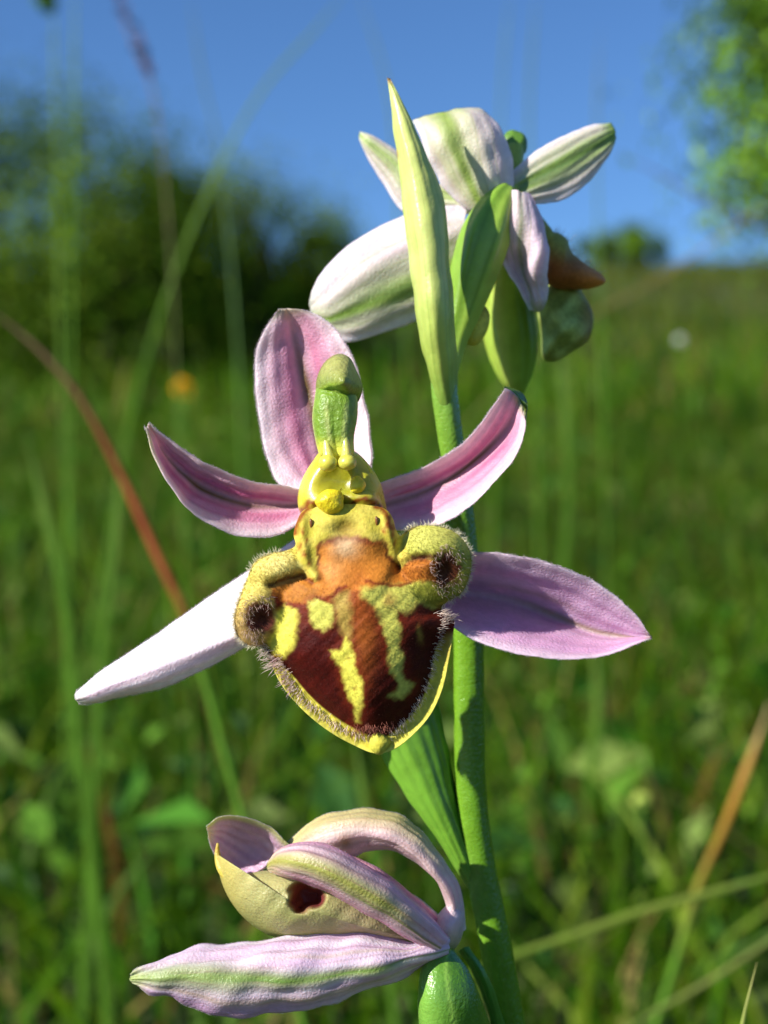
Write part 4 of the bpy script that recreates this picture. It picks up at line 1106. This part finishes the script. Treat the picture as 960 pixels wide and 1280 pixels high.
# the parts that hang behind it, out of focus
loft('petal', [[(632, 262, 13), (612, 330, 17), (600, 380, 19), (606, 430, 20), (622, 470, 21), (644, 498, 22)], [(640, 258, 12.6), (632, 325, 15.6), (630, 380, 17.4), (634, 430, 18.6), (640, 470, 20), (648, 499, 22)],
               [(650, 262, 13), (658, 330, 17), (668, 385, 19), (672, 430, 20), (666, 468, 21), (652, 498, 22)]],
     lambda u, v, px, py, s: mix(mix(lin(178, 206, 84), lin(136, 176, 60), ss(-0.5, 0.8, v)), lin(204, 216, 120), 0.6 * gau(v + 0.25, 0.2)), M_BRACT, upper, thick=0.4)[0]['label'] = 'drooping green segment hanging behind the upper flower'
puff('side_lobe', [(672, 372), (688, 350), (714, 350), (732, 372), (742, 396), (736, 424), (716, 440), (694, 452), (680, 450), (676, 420)], (708, 404), 16.2, 2.4, 2.6,
     lambda r, v, px, py, s: mix(mix(lin(168, 184, 104), lin(128, 140, 64), ss(-0.6, 0.6, wob(px * 0.12, py * 0.12))), lin(146, 112, 60), 0.8 * ss(715, 742, px)), M_LIP, upper, na=70, nr=24, wave=0.5)
puff('side_lobe', [(574, 408), (586, 392), (602, 380), (612, 392), (608, 416), (594, 432), (580, 428)], (593, 408), 11.6, 1.0, 1.0,
     lambda r, v, px, py, s: mix(lin(206, 196, 80), lin(150, 130, 60), ss(400, 380, py)), M_LIP, upper, na=50, nr=18, wave=0.3)

# top bract
def top_bract_col(u, v, px, py, side):
    c = mix(lin(178, 200, 92), lin(208, 212, 126), 0.8 * ss(0.1, 0.5, u))
    c = mix(c, lin(118, 154, 60), 0.95 * ss(0.2, 0.04, u))
    c = mix(c, lin(160, 186, 76), 0.3 * np.clip(np.sin(v * 20) * 0.5 + 0.3, 0, 1) * ss(1.0, 0.7, u))
    c = mix(c, lin(130, 90, 40), 0.95 * ss(0.965, 0.995, u))
    c = mix(c, lin(138, 168, 66), 0.4 * veins(u, v, 0.4, 15.0))
    return mix(c, lin(170, 110, 50), 0.8 * gau(np.hypot(px - 496, (py - 194) * 0.6), 4))
o, _, _, _ = loft('bract', [
    [(548, 522, 9.4), (538, 470, 9.0), (524, 415, 7.6), (516, 360, 7.2), (507, 290, 7.1), (499, 220, 7.1), (491, 150, 7.2), (484, 97, 7.6)],
    [(553, 522, 8.95), (544, 470, 7.9), (534, 405, 6.1), (527, 340, 5.8), (517, 265, 6), (506, 195, 6.4), (494, 135, 6.9), (485, 97, 7.6)],
    [(559, 522, 8.8), (552, 470, 7.5), (545, 400, 5.6), (540, 330, 5.4), (530, 250, 5.7), (514, 182, 6.2), (498, 130, 6.8), (486, 98, 7.6)],
    [(565, 522, 8.95), (560, 466, 7.8), (557, 400, 6.2), (552, 330, 6), (543, 250, 6.2), (523, 186, 6.5), (503, 134, 6.9), (487, 98, 7.6)],
    [(570, 522, 9.4), (571, 460, 9.0), (568, 400, 7.4), (562, 330, 7.1), (554, 245, 7), (532, 193, 7), (508, 142, 7.1), (488, 98, 7.6)]],
    top_bract_col, M_BRACT, plant, nu=110, nv=61, thick=0.35, wave=0.06, ridge=0.008, groove=0.02)
o['label'] = 'tall pointed pale green bract with a brown tip'

# ------------------------------------------------------------------ lower flower, wilting
lower = empty('flower', P(560, 1165, 5), plant)
lower['label'] = 'wilted lower flower folded up above a long pale sepal'
fuzz_keep = (list(fuzzB), list(fuzzD)); fuzzB.clear(); fuzzD.clear()
def low_sepal_col(u, v, px, py, side):
    c = mix(lin(246, 230, 240), lin(222, 180, 216), 0.8 * streak(u, v, 1.2))
    c = mix(c, lin(148, 176, 72), 0.9 * gau(v - 0.22 + 0.35 * (u - 0.4), 0.15 + 0.34 * ss(0.45, 0.95, u)) * ss(0.02, 0.25, u))
    c = mix(c, lin(104, 146, 50), 0.8 * gau(v - 0.25 + 0.1 * u, 0.05) * ss(0.85, 0.5, u))
    c = mix(c, lin(196, 178, 130), 0.7 * gau(v - 0.62, 0.05) + 0.5 * gau(v + 0.25, 0.04) * ss(0.7, 0.4, u))
    c = mix(c, lin(214, 168, 208), 0.6 * ss(0.5, 0.8, v) * ss(0.3, 0.7, u))
    c = mix(c, lin(176, 150, 140), 0.4 * veins(u, v, 0.7, 10.0))
    return mix(c, lin(190, 200, 120), 0.8 * ss(0.93, 1, u))
petal('sepal', [
    [(562, 1168, 4.4), (520, 1176, 3.4), (470, 1166, 3), (400, 1166, 2.8), (300, 1178, 2.4), (230, 1187, 1.8), (188, 1202, 1), (165, 1214, 0.6)],
    [(562, 1174, 3.4), (500, 1186, 2), (440, 1184, 1.4), (380, 1186, 1.0), (300, 1194, 0.8), (230, 1203, 0.6), (190, 1210, 0.5), (163, 1219, 0.5)],
    [(560, 1180, 3), (495, 1197, 1), (435, 1206, 0.2), (375, 1214, -0.2), (300, 1216, -0.3), (230, 1218, -0.2), (192, 1220, 0.1), (162, 1223, 0.5)],
    [(558, 1186, 3.2), (495, 1209, 1.2), (430, 1229, 0.3), (360, 1243, 0), (290, 1243, -0.2), (230, 1236, 0), (195, 1231, 0.2), (163, 1227, 0.5)],
    [(554, 1192, 4.2), (500, 1222, 2.6), (420, 1251, 1.6), (335, 1269, 1.2), (262, 1269, 0.9), (212, 1250, 0.6), (185, 1242, 0.5), (167, 1232, 0.6)]],
    low_sepal_col, lower, True, wave=0.2, edge_wave=2.0, ph=5.0, nu=110, nv=51, label='long pale lilac sepal with a green band pointing sideways')
YG2 = lin(206, 206, 124)
def pouch_col(r, v, px, py, s):
    c = mix(lin(204, 196, 132), lin(176, 176, 108), ss(1090, 1160, py))
    c = mix(c, lin(216, 200, 104), 0.7 * ss(320, 275, px))
    c = mix(c, lin(206, 170, 150), 0.4 * ss(400, 450, px))
    return mix(c, lin(140, 66, 66), ss(1.2, 0.8, 0.25 * wob(px * 0.15, py * 0.15) + np.hypot((px - 383) / 21, (py - 1122) / 18)))
o = puff('lip', [(272, 1068), (275, 1096), (288, 1126), (310, 1152), (342, 1171), (400, 1174), (470, 1172), (520, 1176), (500, 1150), (460, 1120), (420, 1100), (380, 1090), (335, 1088), (305, 1092), (286, 1092)], (375, 1134), 4.2, 3.4, 2,
     pouch_col, M_PETAL, lower, na=140, nr=50, relief=lambda px, py: 2.6 * ss(1.2, 0.5, np.hypot((px - 383) / 20, (py - 1122) / 17) + 0.25 * wob(px * 0.15, py * 0.15)), wave=0.15)
o[0]['label'] = 'yellow green folded lip with a small dark hole'
tube('lip_horn', [(272, 1054, 4, 1.5), (272, 1070, 4, 4), (277, 1086, 3.6, 6), (290, 1100, 3.4, 8)], lambda u, v, px, py, s: mix(lin(214, 190, 90), lin(222, 204, 96), u), M_PETAL, lower, nu=24, nv=12)
def mid_petal_col(u, v, px, py, side):
    c = mix(lin(226, 176, 196), lin(236, 208, 216), streak(u, v, 2))
    c = mix(c, lin(178, 182, 84), 0.95 * gau(v - 0.05, 0.36) * ss(0.05, 0.35, u))
    c = mix(c, lin(130, 150, 56), 0.7 * gau(v - 0.28, 0.07) * ss(0.9, 0.5, u))
    c = mix(c, lin(226, 160, 186), 0.8 * ss(0.7, 0.95, np.abs(v)))
    c = mix(c, lin(176, 110, 120), 0.4 * veins(u, v, 0.3, 10.0))
    return mix(c, lin(206, 200, 116), 0.6 * ss(0.85, 1, u))
petal('petal', [
    [(560, 1172, 3), (512, 1120, 1.9), (462, 1084, 1.4), (412, 1057, 1.4), (374, 1053, 1.6), (348, 1063, 1.8), (334, 1079, 2.2)],
    [(557, 1176, 2.2), (508, 1131, 0.6), (456, 1097, -0.1), (405, 1070, -0.2), (368, 1063, 0.4), (346, 1070, 1.2), (333, 1081, 2.2)],
    [(553, 1180, 2), (503, 1143, 0), (450, 1110, -0.8), (400, 1084, -0.9), (364, 1074, -0.1), (344, 1076, 1), (333, 1083, 2.2)],
    [(549, 1184, 2.2), (500, 1154, 0.5), (448, 1124, -0.2), (398, 1098, -0.3), (361, 1086, 0.4), (344, 1083, 1.3), (333, 1086, 2.2)],
    [(545, 1188, 3), (500, 1168, 1.8), (450, 1138, 1.2), (400, 1112, 1), (362, 1097, 1.4), (345, 1092, 1.8), (334, 1089, 2.2)]],
    mid_petal_col, lower, True, wave=0.06, ph=6, thick=0.35, label='pink and olive petal folded over the wilted lip')
petal('petal', [[(566, 1168, 5), (546, 1146, 4.6), (512, 1116, 4.4), (476, 1090, 4.4), (440, 1070, 4.4)], [(560, 1172, 4.4), (538, 1146, 3.8), (505, 1116, 3.4), (470, 1090, 3.4), (430, 1068, 3.8)],
                [(554, 1178, 4.8), (530, 1152, 4.2), (498, 1124, 3.8), (462, 1098, 3.8), (424, 1076, 4)]],
      make_pink(0.6, 0.3, 0.6, 0.2, base_c=lin(226, 176, 190)), lower, False, ph=2, nu=50, nv=21)
petal('petal', [[(562, 1160, 8), (545, 1140, 8), (522, 1122, 8.2), (500, 1114, 8.4), (478, 1110, 8.4)], [(556, 1163, 7.6), (538, 1146, 7.4), (514, 1129, 7.6), (492, 1119, 7.8), (470, 1114, 8)],
                [(550, 1167, 8), (530, 1154, 8), (505, 1137, 8.2), (484, 1126, 8.4), (462, 1120, 8.4)]],
      make_pink(0.6, 0.0, 0.6, 0.2, base_c=lin(222, 170, 186)), lower, False, ph=1, nu=50, nv=21)
def hood_col(u, v, px, py, side):
    c = mix(lin(240, 216, 212), lin(230, 188, 200), 0.7 * streak(u, v))
    c = mix(c, lin(214, 200, 124), 0.85 * ss(0.4, -0.6, v) * ss(0.15, 0.4, u))
    c = mix(c, lin(176, 140, 80), 0.8 * gau(np.hypot(px - 432, py - 1052), 9))
    c = mix(c, lin(190, 150, 130), 0.4 * veins(u, v, 0.2, 10.0))
    return mix(c, lin(240, 226, 230), 0.6 * ss(0.2, 0, u))
petal('sepal', [
    [(582, 1160, 5.5), (577, 1115, 5.2), (556, 1076, 5), (527, 1038, 5), (495, 1017, 5), (450, 1011, 5), (410, 1019, 5), (380, 1034, 5), (360, 1053, 5)],
    [(576, 1164, 4.4), (571, 1120, 4), (550, 1084, 3.6), (520, 1050, 3.4), (488, 1030, 3.4), (445, 1026, 3.4), (408, 1033, 3.6), (384, 1045, 4), (366, 1058, 4.6)],
    [(566, 1166, 4), (564, 1126, 3.6), (546, 1094, 3.2), (518, 1064, 3), (484, 1046, 2.9), (445, 1044, 3), (412, 1050, 3.2), (390, 1056, 3.8), (372, 1062, 4.5)],
    [(552, 1168, 5), (556, 1132, 5), (548, 1102, 4.8), (521, 1077, 4.6), (488, 1062, 4.4), (458, 1065, 4.4), (428, 1078, 4.4), (396, 1074, 4.5), (378, 1068, 4.7)]],
    hood_col, lower, True, wave=0.1, ph=7, nu=110, nv=41, label='hooded pale sepal arching over the wilted flower')
def ear_col(u, v, px, py, side):
    c = mix(lin(232, 196, 220), lin(212, 168, 200), streak(u, v, 4))
    c = mix(c, lin(206, 208, 140), 0.9 * ss(-0.72, -0.95, v) + 0.6 * ss(0.85, 1, u))
    if side: c = mix(c, lin(206, 208, 150), 0.7)
    return c
petal('petal', [
    [(362, 1056, 4.4), (336, 1034, 4), (302, 1022, 3.6), (274, 1021, 3.4), (258, 1033, 3.4)],
    [(352, 1066, 6.4), (328, 1046, 7), (300, 1035, 6.8), (276, 1031, 5.6), (258, 1036, 3.8)],
    [(340, 1076, 7), (318, 1062, 8), (294, 1052, 7.8), (274, 1044, 6.4), (259, 1040, 4)],
    [(328, 1086, 6.6), (308, 1078, 7.4), (288, 1068, 7.2), (272, 1058, 6), (260, 1044, 4.2)],
    [(316, 1094, 5.6), (300, 1094, 6), (282, 1086, 6), (268, 1068, 5.2), (260, 1048, 4.2)]],
    ear_col, lower, True, cup=0.45, wave=0.08, ph=8, nu=60, nv=41, label='hollow lilac petal end with a yellow green rim')
puff('receptacle', [(540, 1160), (550, 1140), (566, 1128), (578, 1138), (580, 1160), (572, 1182), (556, 1194), (543, 1186)], (561, 1162), 5, 2, 2, lambda r, v, px, py, s: mix(mix(lin(234, 210, 214), lin(206, 196, 160), ss(1150, 1190, py)), lin(170, 184, 100), ss(1178, 1192, py)), M_PETAL, lower, na=60, nr=24, wave=0.1)
def ov3_col(u, v, px, py, side):
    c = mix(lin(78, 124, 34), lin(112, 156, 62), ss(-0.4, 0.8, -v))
    return mix(c, lin(150, 190, 80), 0.6 * gau(v - 0.15, 0.1))
tube('ovary', [(556, 1186, 5, 12), (553, 1205, 4, 26), (556, 1240, 3.2, 37), (566, 1290, 4.2, 44), (590, 1360, 7.5, 40), (630, 1460, 10.4, 18)], ov3_col, M_STEM, lower, ribs=3, rib=0.08, nv=48)
loft('bract', [[(574, 1188, 8.2), (590, 1215, 8), (606, 1255, 8.4), (618, 1300, 9), (640, 1380, 10)], [(582, 1184, 7.6), (602, 1214, 7.2), (618, 1255, 7.8), (630, 1300, 8.8), (648, 1380, 10)], [(588, 1190, 8.6), (608, 1222, 8.6), (624, 1262, 9), (636, 1304, 9.6), (652, 1380, 10.4)]],
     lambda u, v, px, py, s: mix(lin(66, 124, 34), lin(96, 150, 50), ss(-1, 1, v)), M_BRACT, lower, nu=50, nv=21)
hb, hd = np.concatenate(fuzzB), np.concatenate(fuzzD)
hairs('petal_fuzz', hb, hd, rng.uniform(0.04, 0.10, len(hb)) * 1e-3, 0.006e-3, lin(246, 236, 240), M_HAIR, lower)
